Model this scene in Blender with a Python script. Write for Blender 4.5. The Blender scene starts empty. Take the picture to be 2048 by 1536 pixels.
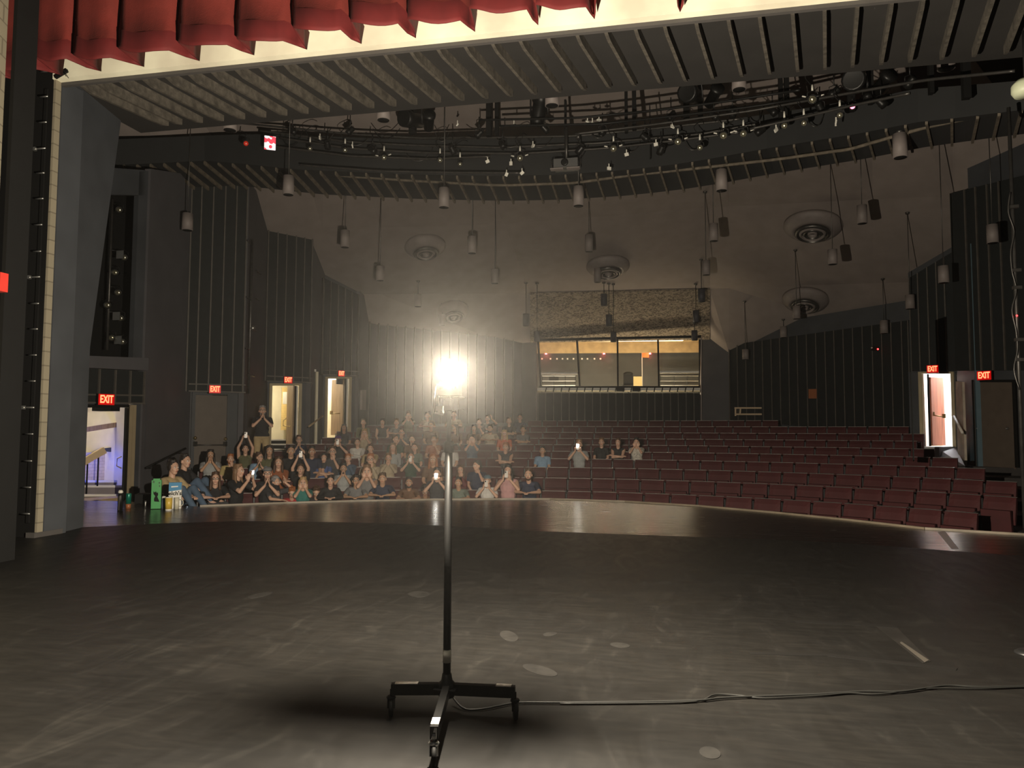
import bpy, bmesh, math, random
from mathutils import Vector, Matrix, Euler
random.seed(7)
SC = bpy.context.scene
COL = SC.collection
V = Vector
# ------------------------------------------------------------ camera, world, light, exposure
F, HC = 1500.0, 1.5
CAMM = Matrix.Rotation(math.radians(11.5), 3, 'Z') @ Matrix.Rotation(math.pi/2+math.atan(94/F), 3, 'X') @ Matrix.Rotation(math.radians(.2), 3, 'Z')
cd = bpy.data.cameras.new('camera'); cam = bpy.data.objects.new('camera', cd); COL.objects.link(cam)
cd.sensor_fit = 'HORIZONTAL'; cd.sensor_width = 36; cd.lens = F/2048*36; cd.clip_end = 200; cd.clip_start = .05
cam.matrix_world = Matrix.Translation((0, 0, HC)) @ CAMM.to_4x4()
SC.camera = cam
w = bpy.data.worlds.new('world'); SC.world = w; w.use_nodes = True
w.node_tree.nodes['Background'].inputs[0].default_value = (1, .93, .82, 1)
w.node_tree.nodes['Background'].inputs[1].default_value = .015
SC.view_settings.view_transform = 'Standard'; SC.view_settings.look = 'None'
SC.view_settings.gamma = 1; SC.view_settings.use_curve_mapping = False
SC.view_settings.exposure = 1.0
cy = SC.cycles
cy.use_denoising = True
try: cy.denoiser = 'OPENIMAGEDENOISE'
except Exception: pass
cy.max_bounces = 6; cy.diffuse_bounces = 3; cy.glossy_bounces = 3; cy.transmission_bounces = 6; cy.volume_bounces = 0
cy.sample_clamp_indirect = 4; cy.caustics_reflective = False; cy.caustics_refractive = False
cy.use_light_tree = True
BULB = 2150.0         # watts of the ghost light
HAZE = .00034         # density of the haze added in place of lens glare

def ray(x, y): return CAMM @ V(((x-1024)/F, (768-y)/F, -1))
CP = V((0, 0, HC))
def Pz(x, y, z): r = ray(x, y); return CP + r*((z-HC)/r.z)
def PY(x, y, Y): r = ray(x, y); return CP + r*(Y/r.y)
def PD(x, y, d): return CP + ray(x, y)*d
def Pr(x, y, c, R):    # far intersection of the ray with the upright cylinder of radius R about c
    r = ray(x, y); a = r.x**2+r.y**2; b = -2*(r.x*c[0]+r.y*c[1]); k = c[0]**2+c[1]**2-R*R
    return CP + r*((-b+math.sqrt(max(b*b-4*a*k, 0)))/(2*a))
def DZ(x, z, d):       # point in the vertical plane of column x at depth d and height z
    r = ray(x, 862); p = CP + r*d; p.z = z; return p
def lerp(a, b, t): return a+(b-a)*t
def interp(tab, x):
    if x <= tab[0][0]: 
        (x0, y0), (x1, y1) = tab[0], tab[1]; return lerp(y0, y1, (x-x0)/(x1-x0))
    for (x0, y0), (x1, y1) in zip(tab, tab[1:]):
        if x <= x1: return lerp(y0, y1, (x-x0)/(x1-x0))
    (x0, y0), (x1, y1) = tab[-2], tab[-1]; return lerp(y0, y1, (x-x0)/(x1-x0))

# ------------------------------------------------------------ materials
def s2l(c): return tuple(((v/12.92) if v <= .04045 else ((v+.055)/1.055)**2.4) for v in c)
MATS = {}
def mat(name, col, rough=.7, metal=0, var=0, scale=4, emit=None, es=0, bump=0, bscale=30, spec=.5, stretch=(1, 1, 1), rvar=0):
    if name in MATS: return MATS[name]
    m = bpy.data.materials.new(name); m.use_nodes = True; nt = m.node_tree; b = nt.nodes['Principled BSDF']
    c = (*col, 1)
    b.inputs['Base Color'].default_value = c; b.inputs['Roughness'].default_value = rough; b.inputs['Metallic'].default_value = metal
    b.inputs['Specular IOR Level'].default_value = spec
    tc = nt.nodes.new('ShaderNodeTexCoord'); mp = nt.nodes.new('ShaderNodeMapping'); mp.inputs['Scale'].default_value = stretch
    nt.links.new(tc.outputs['Object'], mp.inputs[0])
    nz = nt.nodes.new('ShaderNodeTexNoise'); nz.inputs['Scale'].default_value = scale; nz.inputs['Detail'].default_value = 5
    nt.links.new(mp.outputs[0], nz.inputs[0])
    v = var if var else .06
    rp = nt.nodes.new('ShaderNodeValToRGB'); rp.color_ramp.elements[0].position = .3; rp.color_ramp.elements[1].position = .7
    rp.color_ramp.elements[0].color = (*[x*(1-v) for x in col], 1); rp.color_ramp.elements[1].color = (*[min(1, x*(1+v)) for x in col], 1)
    nt.links.new(nz.outputs[0], rp.inputs[0]); nt.links.new(rp.outputs[0], b.inputs['Base Color'])
    if rvar:
        mr = nt.nodes.new('ShaderNodeMapRange'); mr.inputs['To Min'].default_value = rough-rvar; mr.inputs['To Max'].default_value = rough+rvar
        nt.links.new(nz.outputs[0], mr.inputs[0]); nt.links.new(mr.outputs[0], b.inputs['Roughness'])
    if bump:
        n2 = nt.nodes.new('ShaderNodeTexNoise'); n2.inputs['Scale'].default_value = bscale; n2.inputs['Detail'].default_value = 4
        nt.links.new(mp.outputs[0], n2.inputs[0]); bp = nt.nodes.new('ShaderNodeBump'); bp.inputs['Strength'].default_value = bump; bp.inputs['Distance'].default_value = .02
        nt.links.new(n2.outputs[0], bp.inputs['Height']); nt.links.new(bp.outputs[0], b.inputs['Normal'])
    if emit:
        b.inputs['Emission Color'].default_value = (*emit, 1); b.inputs['Emission Strength'].default_value = es
    MATS[name] = m; return m

M = {}
def stage_mat():
    m = mat('stage_mat', (.0125, .0115, .0100), .5, bump=.2, bscale=2.6, spec=.32); nt = m.node_tree; b = nt.nodes['Principled BSDF']
    tc = nt.nodes.new('ShaderNodeTexCoord'); prev = None
    for i, (sc, st, dist, p0, p1, c0, c1) in enumerate([(.55, (1, 1, 1), 0, .3, .7, (.80, .80, .82), (1.15, 1.12, 1.08)), (2.2, (.8, 2.2, 1), 1.2, .42, .72, (.92, .92, .92), (1.3, 1.28, 1.26)), (9, (.5, 2.5, 1), .6, .4, .75, (.9, .9, .9), (1.35, 1.33, 1.3)), (1.6, (2.2, .7, 1), 2.0, .60, .70, (1, 1, 1), (1.5, 1.48, 1.44))]):
        mp = nt.nodes.new('ShaderNodeMapping'); mp.inputs['Scale'].default_value = st; mp.inputs['Location'].default_value = (i*7.3, i*3.1, 0); nt.links.new(tc.outputs['Object'], mp.inputs[0])
        n = nt.nodes.new('ShaderNodeTexNoise'); n.inputs['Scale'].default_value = sc; n.inputs['Detail'].default_value = 6; n.inputs['Distortion'].default_value = dist; nt.links.new(mp.outputs[0], n.inputs[0])
        r = nt.nodes.new('ShaderNodeValToRGB'); r.color_ramp.elements[0].position = p0; r.color_ramp.elements[1].position = p1; r.color_ramp.elements[0].color = (*c0, 1); r.color_ramp.elements[1].color = (*[min(1, v/1.5) for v in c1], 1)
        r.color_ramp.elements[0].color = (*[v/1.5 for v in c0], 1); nt.links.new(n.outputs[0], r.inputs[0])
        mx = nt.nodes.new('ShaderNodeMix'); mx.data_type = 'RGBA'; mx.blend_type = 'MULTIPLY'; mx.inputs[0].default_value = 1
        if prev is None: mx.inputs[6].default_value = (.0125*2.6, .0118*2.6, .0106*2.6, 1)
        else: nt.links.new(prev, mx.inputs[6])
        nt.links.new(r.outputs[0], mx.inputs[7]); prev = mx.outputs[2]; last = n
    nt.links.new(prev, b.inputs['Base Color'])
    mr = nt.nodes.new('ShaderNodeMapRange'); mr.inputs['To Min'].default_value = .38; mr.inputs['To Max'].default_value = .62; nt.links.new(last.outputs[0], mr.inputs[0]); nt.links.new(mr.outputs[0], b.inputs['Roughness'])
    return m
M['stage'] = stage_mat()
M['apron'] = mat('apron_boards', (.009, .0078, .007), .24, var=.5, scale=3, bump=.34, bscale=3.6, stretch=(.35, 2.6, 1), rvar=.09)
M['band'] = mat('header_plaster', (.88, .80, .62), .8, var=.22, scale=1.2)
M['block'] = mat('block_edge', (.3, .25, .17), .85, var=.25, scale=5)
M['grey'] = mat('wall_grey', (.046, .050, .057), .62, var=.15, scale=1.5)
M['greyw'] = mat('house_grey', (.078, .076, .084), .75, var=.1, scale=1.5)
M['header_under'] = mat('header_under', (.06, .055, .052), .8, var=.1)
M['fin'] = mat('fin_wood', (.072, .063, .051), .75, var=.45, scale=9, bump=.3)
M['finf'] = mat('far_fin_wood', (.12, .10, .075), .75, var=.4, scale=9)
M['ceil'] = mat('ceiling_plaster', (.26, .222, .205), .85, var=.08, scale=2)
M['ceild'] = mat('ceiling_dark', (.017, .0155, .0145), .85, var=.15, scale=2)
M['panel'] = mat('panel_dark', (.008, .0105, .011), .8, var=.15, scale=6)
M['batten'] = mat('panel_batten', (.082, .074, .065), .6, var=.15, scale=6)
M['black'] = mat('black_paint', (.006, .006, .006), .7, spec=.2)
M['blackm'] = mat('black_metal', (.02, .02, .02), .4, .6)
M['pipe'] = mat('pipe_steel', (.10, .095, .09), .4, .7, var=.2, scale=8)
M['steel'] = mat('bright_steel', (.5, .5, .48), .3, .9)
M['curtain'] = mat('red_velvet', (.165, .018, .012), .85, var=.12, scale=5, bump=.15, bscale=60)
M['hem'] = mat('red_velvet_hem', (.12, .008, .008), .8, var=.12, scale=5)
M['seat'] = mat('seat_red', (.052, .0062, .0075), .75, var=.15, scale=3)
M['seatm'] = mat('seat_metal', (.03, .03, .032), .4, .5)
M['seatfloor'] = mat('house_floor', (.03, .026, .025), .8, var=.2)
M['white'] = mat('white_paint', (.75, .73, .68), .5)
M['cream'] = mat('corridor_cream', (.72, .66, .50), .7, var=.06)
M['wood'] = mat('door_wood', (.30, .20, .12), .5, var=.3, scale=3, stretch=(6, 6, .6))
M['woodr'] = mat('door_wood_red', (.48, .16, .09), .5, var=.3, scale=3, stretch=(8, 8, .4))
M['doord'] = mat('door_brown', (.09, .07, .055), .55, var=.1)
M['brass'] = mat('brass_bar', (.65, .5, .25), .3, .9)
M['pend'] = mat('pendant_can', (.22, .19, .18), .6, var=.08)
M['pendd'] = mat('pendant_dark', (.045, .045, .055), .6, var=.08)
M['tape'] = mat('white_tape', (.75, .72, .64), .6, var=.1, scale=20)
M['tan'] = mat('tan_wood', (.38, .27, .15), .6, var=.2)
def emat(name, col, s):
    if name in MATS: return MATS[name]
    m = bpy.data.materials.new(name); m.use_nodes = True; nt = m.node_tree; nt.nodes.clear()
    e = nt.nodes.new('ShaderNodeEmission'); e.inputs[0].default_value = (*col, 1); e.inputs[1].default_value = s
    o = nt.nodes.new('ShaderNodeOutputMaterial'); nt.links.new(e.outputs[0], o.inputs[0]); MATS[name] = m; return m
def brick(name, c1, c2, cm, sc=4.0, rough=.8):
    m = bpy.data.materials.new(name); m.use_nodes = True; nt = m.node_tree; b = nt.nodes['Principled BSDF']; b.inputs['Roughness'].default_value = rough
    tc = nt.nodes.new('ShaderNodeTexCoord'); sp = nt.nodes.new('ShaderNodeSeparateXYZ'); ad = nt.nodes.new('ShaderNodeMath'); cb = nt.nodes.new('ShaderNodeCombineXYZ')
    nt.links.new(tc.outputs['Object'], sp.inputs[0]); nt.links.new(sp.outputs[0], ad.inputs[0]); nt.links.new(sp.outputs[1], ad.inputs[1])
    nt.links.new(ad.outputs[0], cb.inputs[0]); nt.links.new(sp.outputs[2], cb.inputs[1])
    t = nt.nodes.new('ShaderNodeTexBrick'); t.inputs['Scale'].default_value = sc
    t.inputs['Color1'].default_value = (*c1, 1); t.inputs['Color2'].default_value = (*c2, 1); t.inputs['Mortar'].default_value = (*cm, 1)
    t.inputs['Mortar Size'].default_value = .012
    nt.links.new(cb.outputs[0], t.inputs[0]); nt.links.new(t.outputs[0], b.inputs['Base Color']); return m
M['brickw'] = brick('corridor_brick', (.62, .50, .33), (.55, .44, .30), (.35, .28, .2), 3.2)
M['blockw'] = brick('concrete_block', (.24, .21, .15), (.215, .19, .135), (.14, .12, .085), 1.25)
# rough plaster of the sloping ceiling above the booth
def rough_plaster():
    m = mat('rough_plaster', (.2, .17, .13), .9, var=.3, scale=5); nt = m.node_tree; b = nt.nodes['Principled BSDF']
    tc = nt.nodes.new('ShaderNodeTexCoord'); mp = nt.nodes.new('ShaderNodeMapping'); mp.inputs['Scale'].default_value = (5, 11, 11); nt.links.new(tc.outputs['Object'], mp.inputs[0])
    n = nt.nodes.new('ShaderNodeTexNoise'); n.inputs['Scale'].default_value = 1.4; n.inputs['Detail'].default_value = 6; n.inputs['Distortion'].default_value = 1.6; nt.links.new(mp.outputs[0], n.inputs[0])
    r = nt.nodes.new('ShaderNodeValToRGB'); r.color_ramp.elements[0].position = .43; r.color_ramp.elements[1].position = .55
    r.color_ramp.elements[0].color = (.10, .08, .06, 1); r.color_ramp.elements[1].color = (.34, .28, .21, 1); nt.links.new(n.outputs[0], r.inputs[0]); nt.links.new(r.outputs[0], b.inputs['Base Color'])
    bp = nt.nodes.new('ShaderNodeBump'); bp.inputs['Strength'].default_value = .6; bp.inputs['Distance'].default_value = .05; nt.links.new(n.outputs[0], bp.inputs['Height']); nt.links.new(bp.outputs[0], b.inputs['Normal'])
    return m
M['rough'] = rough_plaster()

# ------------------------------------------------------------ mesh helpers
class MB:
    def __init__(s): s.v = []; s.f = []; s.mi = []; s.m = 0; s.sm = []
    def add(s, vs, fs, smooth=False):
        n = len(s.v); s.v += [tuple(v) for v in vs]
        for f in fs: s.f.append([i+n for i in f]); s.mi.append(s.m); s.sm.append(smooth)
    def box(s, c, d, R=None):
        c = V(c); vs = []
        for z in (-.5, .5):
            for x, y in ((-.5, -.5), (.5, -.5), (.5, .5), (-.5, .5)):
                p = V((x*d[0], y*d[1], z*d[2])); p = (R @ p) if R else p; vs.append(c+p)
        s.add(vs, [(3, 2, 1, 0), (4, 5, 6, 7), (0, 1, 5, 4), (1, 2, 6, 5), (2, 3, 7, 6), (3, 0, 4, 7)])
    def bar(s, a, b, w, h, up=V((0, 0, 1))):
        a = V(a); b = V(b); d = (b-a).normalized(); x = d.cross(up)
        if x.length < 1e-4: x = d.cross(V((0, 1, 0)))
        x.normalize(); u = x.cross(d).normalized()
        vs = [p + x*i*w/2 + u*j*h/2 for p in (a, b) for i, j in ((-1, -1), (1, -1), (1, 1), (-1, 1))]
        s.add(vs, [(3, 2, 1, 0), (4, 5, 6, 7), (0, 1, 5, 4), (1, 2, 6, 5), (2, 3, 7, 6), (3, 0, 4, 7)])
    def tube(s, pts, r, n=8, cap=True):
        pts = [V(p) for p in pts]; k = len(pts); rs = r if isinstance(r, (list, tuple)) else [r]*k
        vs = []; up = V((0, 0, 1))
        for i, p in enumerate(pts):
            d = (pts[min(i+1, k-1)]-pts[max(i-1, 0)]).normalized()
            x = d.cross(up) if abs(d.z) < .95 else d.cross(V((0, 1, 0)))
            x.normalize(); y = x.cross(d).normalized()
            if abs(d.z) < .95 and y.z < 0: y = -y; x = -x
            for j in range(n):
                a = 2*math.pi*j/n; vs.append(p + (x*math.cos(a)+y*math.sin(a))*rs[i])
        fs = [(i*n+j, i*n+(j+1) % n, (i+1)*n+(j+1) % n, (i+1)*n+j) for i in range(k-1) for j in range(n)]
        if cap: fs += [tuple(range(n))[::-1], tuple((k-1)*n+j for j in range(n))]
        s.add(vs, fs, True)
    def lathe(s, c, prof, n=24, axis=None, close=False):
        c = V(c); ax = (V(axis).normalized() if axis else V((0, 0, 1))); q = ax.to_track_quat('Z', 'Y').to_matrix()
        vs = [c + q @ V((r*math.cos(2*math.pi*j/n), r*math.sin(2*math.pi*j/n), z)) for r, z in prof for j in range(n)]
        k = len(prof)
        fs = [(i*n+j, i*n+(j+1) % n, (i+1)*n+(j+1) % n, (i+1)*n+j) for i in range(k-1) for j in range(n)]
        fs += [tuple(range(n))[::-1], tuple((k-1)*n+j for j in range(n))]
        s.add(vs, fs, True)
    def ell(s, c, r, R=None, n=12, k=8):
        c = V(c); r = V(r) if not isinstance(r, (int, float)) else V((r, r, r)); vs = []
        for i in range(k+1):
            t = math.pi*i/k
            for j in range(n):
                a = 2*math.pi*j/n; p = V((r.x*math.sin(t)*math.cos(a), r.y*math.sin(t)*math.sin(a), r.z*math.cos(t)))
                vs.append(c + ((R @ p) if R else p))
        fs = [(i*n+j, (i+1)*n+j, (i+1)*n+(j+1) % n, i*n+(j+1) % n) for i in range(k) for j in range(n)]
        s.add(vs, fs, True)
    def slab(s, pts, off):   # polygon extruded by a vector
        pts = [V(p) for p in pts]; n = len(pts); off = V(off)
        s.add(pts+[p+off for p in pts], [tuple(range(n)), tuple(range(2*n-1, n-1, -1))]+[(i, (i+1) % n, n+(i+1) % n, n+i) for i in range(n)])
    def mesh(s, name, mats):
        me = bpy.data.meshes.new(name); me.from_pydata(s.v, [], s.f)
        for m in (mats if isinstance(mats, (list, tuple)) else [mats]): me.materials.append(m)
        for i, p in enumerate(me.polygons): p.material_index = s.mi[i]; p.use_smooth = s.sm[i]
        bm = bmesh.new(); bm.from_mesh(me); bmesh.ops.remove_doubles(bm, verts=bm.verts, dist=1e-5)
        bmesh.ops.recalc_face_normals(bm, faces=bm.faces); bm.to_mesh(me); bm.free(); me.update(); return me
    def build(s, name, mats, parent=None, kind=None, loc=None, **k):
        me = s.mesh(name, mats)
        if loc is not None:
            me.transform(Matrix.Translation(-V(loc)))
        o = bpy.data.objects.new(name, me); COL.objects.link(o)
        if loc is not None: o.location = loc
        if parent: o.parent = parent; 
        if kind: o['kind'] = kind
        if k.get('label'): o['label'] = k['label']
        if k.get('cat'): o['category'] = k['cat']
        if k.get('group'): o['group'] = k['group']
        return o
def thing(name, label, cat, loc=(0, 0, 0), rz=0, group=None):
    o = bpy.data.objects.new(name, None); COL.objects.link(o); o.location = loc; o.rotation_euler = (0, 0, rz)
    o.empty_display_size = .1; o['label'] = label; o['category'] = cat
    if group: o['group'] = group
    return o
def adopt(o, root):      # parent a world-space part to its thing, keeping it in place
    o.parent = root; o.matrix_parent_inverse = Matrix.LocRotScale(root.location, root.rotation_euler, root.scale).inverted()
def under(o, p):          # make a part the sub-part of another part
    o.parent = p; o.matrix_parent_inverse = Matrix()
def part(mb, name, mats, root, label=None):
    o = mb.build(name, mats); adopt(o, root)
    if label: o['label'] = label
    return o
ORD = ['first', 'second', 'third', 'fourth', 'fifth', 'sixth', 'seventh', 'eighth', 'ninth', 'tenth', 'eleventh', 'twelfth', 'thirteenth', 'fourteenth', 'fifteenth', 'sixteenth', 'seventeenth', 'eighteenth', 'nineteenth', 'twentieth']
def ordn(i):
    if i < 20: return ORD[i]
    t = (i+1)//10; u = (i+1) % 10; b = {2: 'twent', 3: 'thirt', 4: 'fort', 5: 'fift'}[t]
    return b+'ieth' if u == 0 else b+'y-'+ORD[u-1]

C0 = (-2.4, 6.5)     # centre of the seating arcs
# ============================================================ STAGE AND FLOORS
mat_edge = [(-16, 9.3), (-8.84, 10.05), (-8.0, 10.75), (-6.89, 11.37), (-5.2, 11.6), (-3.68, 11.57), (-2, 11.25), (1.56, 11.08), (2.45, 10.95), (4.28, 10.32), (6, 10.0), (14, 9.6)]
mb = MB(); mb.slab([(-16, -7, 0), (14, -7, 0)]+[(x, y, 0) for x, y in mat_edge[::-1]], (0, 0, -.012)); fl = mb.build('floor', M['stage'], kind='structure')
fl['label'] = 'dark scuffed painted stage floor'
edge_px = [(100, 999), (160, 1000), (250, 1001), (300, 1006), (400, 1012), (455, 1010), (575, 1005.5), (700, 1002), (860, 999), (1000, 998), (1100, 998), (1250, 1003), (1400, 1012), (1550, 1025), (1700, 1040), (1850, 1057), (2048, 1069), (2250, 1085)]
sedge = [Pz(x, y, 0) for x, y in edge_px]
ap = [V((x, y, -.012)) for x, y in mat_edge]+[V((p.x, p.y, -.012)) for p in sedge[::-1]]
mb = MB(); mb.slab(ap, (0, 0, -.25)); mb.build('floor', M['apron'], kind='structure')['label'] = 'glossy black boards of the stage apron'
mb = MB()                                                    # wooden nosing along the lip of the apron
for a, b in zip(sedge[4:], sedge[5:]):
    mb.bar(a+V((0, 0, -.005)), b+V((0, 0, -.005)), .05, .05)
mb.build('trim_1', mat('nosing', (.22, .18, .13), .45, var=.2), kind='structure')
mb = MB()                                                    # stage front below the lip
for a, b in zip(sedge[3:], sedge[4:]): mb.slab([a+V((0, 0, -.03)), b+V((0, 0, -.03)), b+V((0, 0, -1.0)), a+V((0, 0, -1.0))], (0, -.05, 0))
mb.build('wall_stage_front', M['black'], kind='structure')
RR = [11.25, 12.5, 13.75, 15, 16.25, 17.5, 18.7, 19.9, 21.1, 23.6, 24.8]
TZ = [.05, .28, .49, .68, .86, 1.04, 1.23, 1.43, 1.65, 1.90, 2.13]
FZ = [t-.84 for t in TZ]
mb = MB()                                                    # stepped auditorium floor
rad = [8.6]+[r-.95 for r in RR[1:]]+[32]
for k in range(11):
    n = 40; vs = []; fs = []
    for i in range(n+1):
        a = math.radians(-80+160*i/n)
        for r, z in ((rad[k], FZ[k]), (rad[k+1], FZ[k]), (rad[k], FZ[k]-.4)): vs.append((C0[0]+r*math.sin(a), C0[1]+r*math.cos(a), z))
    for i in range(n):
        a = 3*i; b = 3*(i+1); fs += [(a, b, b+1, a+1), (a, a+2, b+2, b)]
    mb.add(vs, fs)
mb.build('floor', M['seatfloor'], kind='structure')['label'] = 'stepped dark floor of the auditorium'

# ============================================================ PROSCENIUM
mb = MB(); mb.box((-12.3, 9.18, 4.2), (7.4, .36, 8.6)); mb.build('wall_proscenium', M['black'], kind='structure')
mb = MB()
zb = -.012; x0 = -8.6
mb.box((x0+.012, 9.055, 3.36), (.05, .10, 6.6)); mb.build("trim_2", M['blockw'], kind='structure')
mb = MB(); mb.box((2.7, 9.04, 7.79), (22.6, .12, 2.5)); hb = mb.build('wall_header', M['band'], kind='structure')
mb = MB(); mb.box((2.7, 9.13, 6.535), (22.6, .06, .09)); mb.build('trim_3', M['header_under'], kind='structure')
# grey splayed return beyond the block edge: vertical below, flaring outward above
def onpl(x, y):    # ray onto the vertical plane of the return
    r = ray(x, y); # X = -8.6-.25(Y-9.37)
    t = (-8.6+.25*9.37)/(r.x+.25*r.y); return CP + r*t
pl = [V((-8.6, 9.37, 0)), onpl(166, 1053), onpl(180, 695), onpl(247, 205), onpl(247, 160), V((-8.6, 9.37, 6.65))]
pl[1].z = 0
mb = MB(); mb.slab(pl, (-.12, -.03, 0)); mb.build('wall_return', M['grey'], kind='structure')
mb = MB(); mb.box((-8.59, 9.32, 3.3), (.06, .40, 6.6)); mb.build('trim_4', M['grey'], kind='structure')
# low black base under the return
mb = MB(); mb.box((-8.62, 9.2, .035), (.14, .5, .07)); mb.build('baseboard_left', M['header_under'], kind='structure')
# wing wall at the far left with a steel column
pa = PD(-60, 862, 8.2); pb = PD(-48, 862, 8.2)
mb = MB(); mb.slab([V((pa.x-2, pa.y-1.2, 0)), V((pb.x, pb.y, 0)), V((pb.x, pb.y, 7.4)), V((pa.x-2, pa.y-1.2, 7.4))], (-.1, .25, 0)); mb.build('wall_wing', M['blockw'], kind='structure')
# ============================================================ CEILINGS
def sheet(cols, name, m, kind='structure', th=.04):   # columns of 3D points -> quads
    mb = MB(); n = len(cols[0]); vs = [p for c in cols for p in c]
    fs = [(i*n+j, (i+1)*n+j, (i+1)*n+j+1, i*n+j+1) for i in range(len(cols)-1) for j in range(n-1)]
    mb.add(vs, fs); o = mb.build(name, m, kind=kind)
    md = o.modifiers.new('solid', 'SOLIDIFY'); md.thickness = th; md.offset = 0; return o
cx = [150, 300, 533, 645, 760, 1010, 1060, 1420, 1458, 1745, 1905, 2150, 2500]
T0 = [(x, 60, 18) for x in cx]
cry = interp; CR = [(x, interp([(150, 470), (1010, 447), (1400, 415), (1850, 392), (2500, 380)], x), interp([(150, 21), (533, 24), (1010, 26), (1400, 25.6), (1905, 22), (2500, 17)], x)) for x in cx]
MD = [(x, interp([(150, 590), (1060, 586), (1420, 577), (1905, 560), (2500, 560)], x), interp([(150, 22.5), (645, 27.5), (1060, 30), (1420, 29.6), (1905, 25), (2500, 20)], x)) for x in cx]
EN = [(x, interp([(150, 700), (760, 690), (1060, 688), (1420, 678), (1458, 705), (1745, 664), (1905, 650), (2500, 650)], x), interp([(150, 23), (645, 28.5), (1060, 32), (1420, 31.4), (1745, 28.3), (1905, 26.5), (2500, 22)], x)) for x in cx]
EN[6] = (1060, 684, 31.8)
cols = [[PD(*a) for a in c] for c in zip(T0, CR, MD, EN)]
ce = sheet(cols, 'ceiling', M['ceil'])
ia, ib = cx.index(1060), cx.index(1420)
rp = [PD(1060, 586, 30-.04), PD(1420, 577, 29.6-.04), PD(1420, 677, 31.4-.04), PD(1060, 683, 31.8-.04)]
mb = MB(); mb.slab(rp, (0, 0, -.05)); mb.build('ceiling', M['rough'], kind='structure')['label'] = 'rough swirled plaster ceiling above the booth window'
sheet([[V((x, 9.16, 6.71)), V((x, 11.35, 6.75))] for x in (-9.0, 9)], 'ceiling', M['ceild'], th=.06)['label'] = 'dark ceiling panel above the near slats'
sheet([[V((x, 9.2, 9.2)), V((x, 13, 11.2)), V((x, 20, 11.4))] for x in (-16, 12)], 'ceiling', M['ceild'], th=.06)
# ============================================================ FAR SOFFIT (curved) and catwalk front
DT = [(230, 20), (480, 21), (830, 20.5), (1240, 19), (1560, 17.3), (1850, 15.2), (1970, 14.3), (2200, 13)]
EY = [(230, 388), (330, 386), (480, 378), (640, 396), (830, 405), (1000, 409), (1122, 407), (1246, 399), (1342, 389), (1406, 380), (1560, 352), (1726, 325), (1849, 301), (1970, 284), (2200, 255)]
TY = [(230, 282), (560, 268), (870, 280), (1050, 277), (1250, 266), (1400, 250), (1560, 228), (1700, 205), (1850, 178), (2048, 160), (2200, 150)]
def fdx(x): return interp([(230, 70), (480, 60), (830, 30), (1100, 17), (1600, 16), (1849, 14), (1891, 6), (1929, -10), (2100, -16)], x)
xs = list(range(230, 2201, 60))
cols = []
for x in xs:
    e = PD(x, interp(EY, x)-9, interp(DT, x)); s = PD(x-fdx(x), interp(EY, x)-58, interp(DT, x)-1.25)
    t = PD(x-fdx(x), interp(TY, x), interp(DT, x)-1.28); cols.append([e, s, t])
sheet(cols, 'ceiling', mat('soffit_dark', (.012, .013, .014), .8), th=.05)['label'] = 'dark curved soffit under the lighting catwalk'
# ============================================================ HOUSE WALLS
# every wall runs between two plan points (column x, depth d); heights come as pixel rows read at each end
def wpt(xa, da, xb, db, x):       # plan point of column x on the wall between the two plan points
    a = PD(xa, 862, da); b = PD(xb, 862, db); r = ray(x, 862)
    # solve CP + r*t on line a-b
    dx, dy = b.x-a.x, b.y-a.y; den = r.x*dy-r.y*dx
    t = (a.x*dy-a.y*dx)/den; return V((r.x*t, r.y*t, 0)), t
class Wall:
    def __init__(s, xa, da, xb, db): s.a = (xa, da, xb, db)
    def p(s, x, y, off=0):        # point on the wall seen at pixel (x, y), off metres towards the room
        pa = PD(s.a[0], 862, s.a[1]); pb = PD(s.a[2], 862, s.a[3]); n = V((pb.y-pa.y, -(pb.x-pa.x), 0)).normalized()
        if n.dot(V((pa.x, pa.y, 0))) > 0: n = -n
        pa = pa+n*off; r = ray(x, y); t = n.dot(pa-CP)/n.dot(r); return CP+r*t
    def n(s):
        pa = PD(s.a[0], 862, s.a[1]); pb = PD(s.a[2], 862, s.a[3]); n = V((pb.y-pa.y, -(pb.x-pa.x), 0)).normalized()
        return -n if n.dot(V((pa.x, pa.y, 0))) > 0 else n
    def piece(s, mb, xa, ta, ba, xb, tb, bb, th=.15, off=0):   # vertical-sided piece
        A = s.p(xa, (ta+ba)/2, off); B = s.p(xb, (tb+bb)/2, off)
        za, zb_ = s.p(xa, ta, off).z, s.p(xa, ba, off).z; zc, zd = s.p(xb, tb, off).z, s.p(xb, bb, off).z
        mb.slab([V((A.x, A.y, zb_)), V((B.x, B.y, zd)), V((B.x, B.y, zc)), V((A.x, A.y, za))], -s.n()*th)
def wallobj(w, name, m, *pieces, kind='structure', th=.15, off=0):
    mb = MB()
    for q in pieces: w.piece(mb, *q, th=th, off=off)
    return mb.build(name, m, kind=kind)
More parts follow.
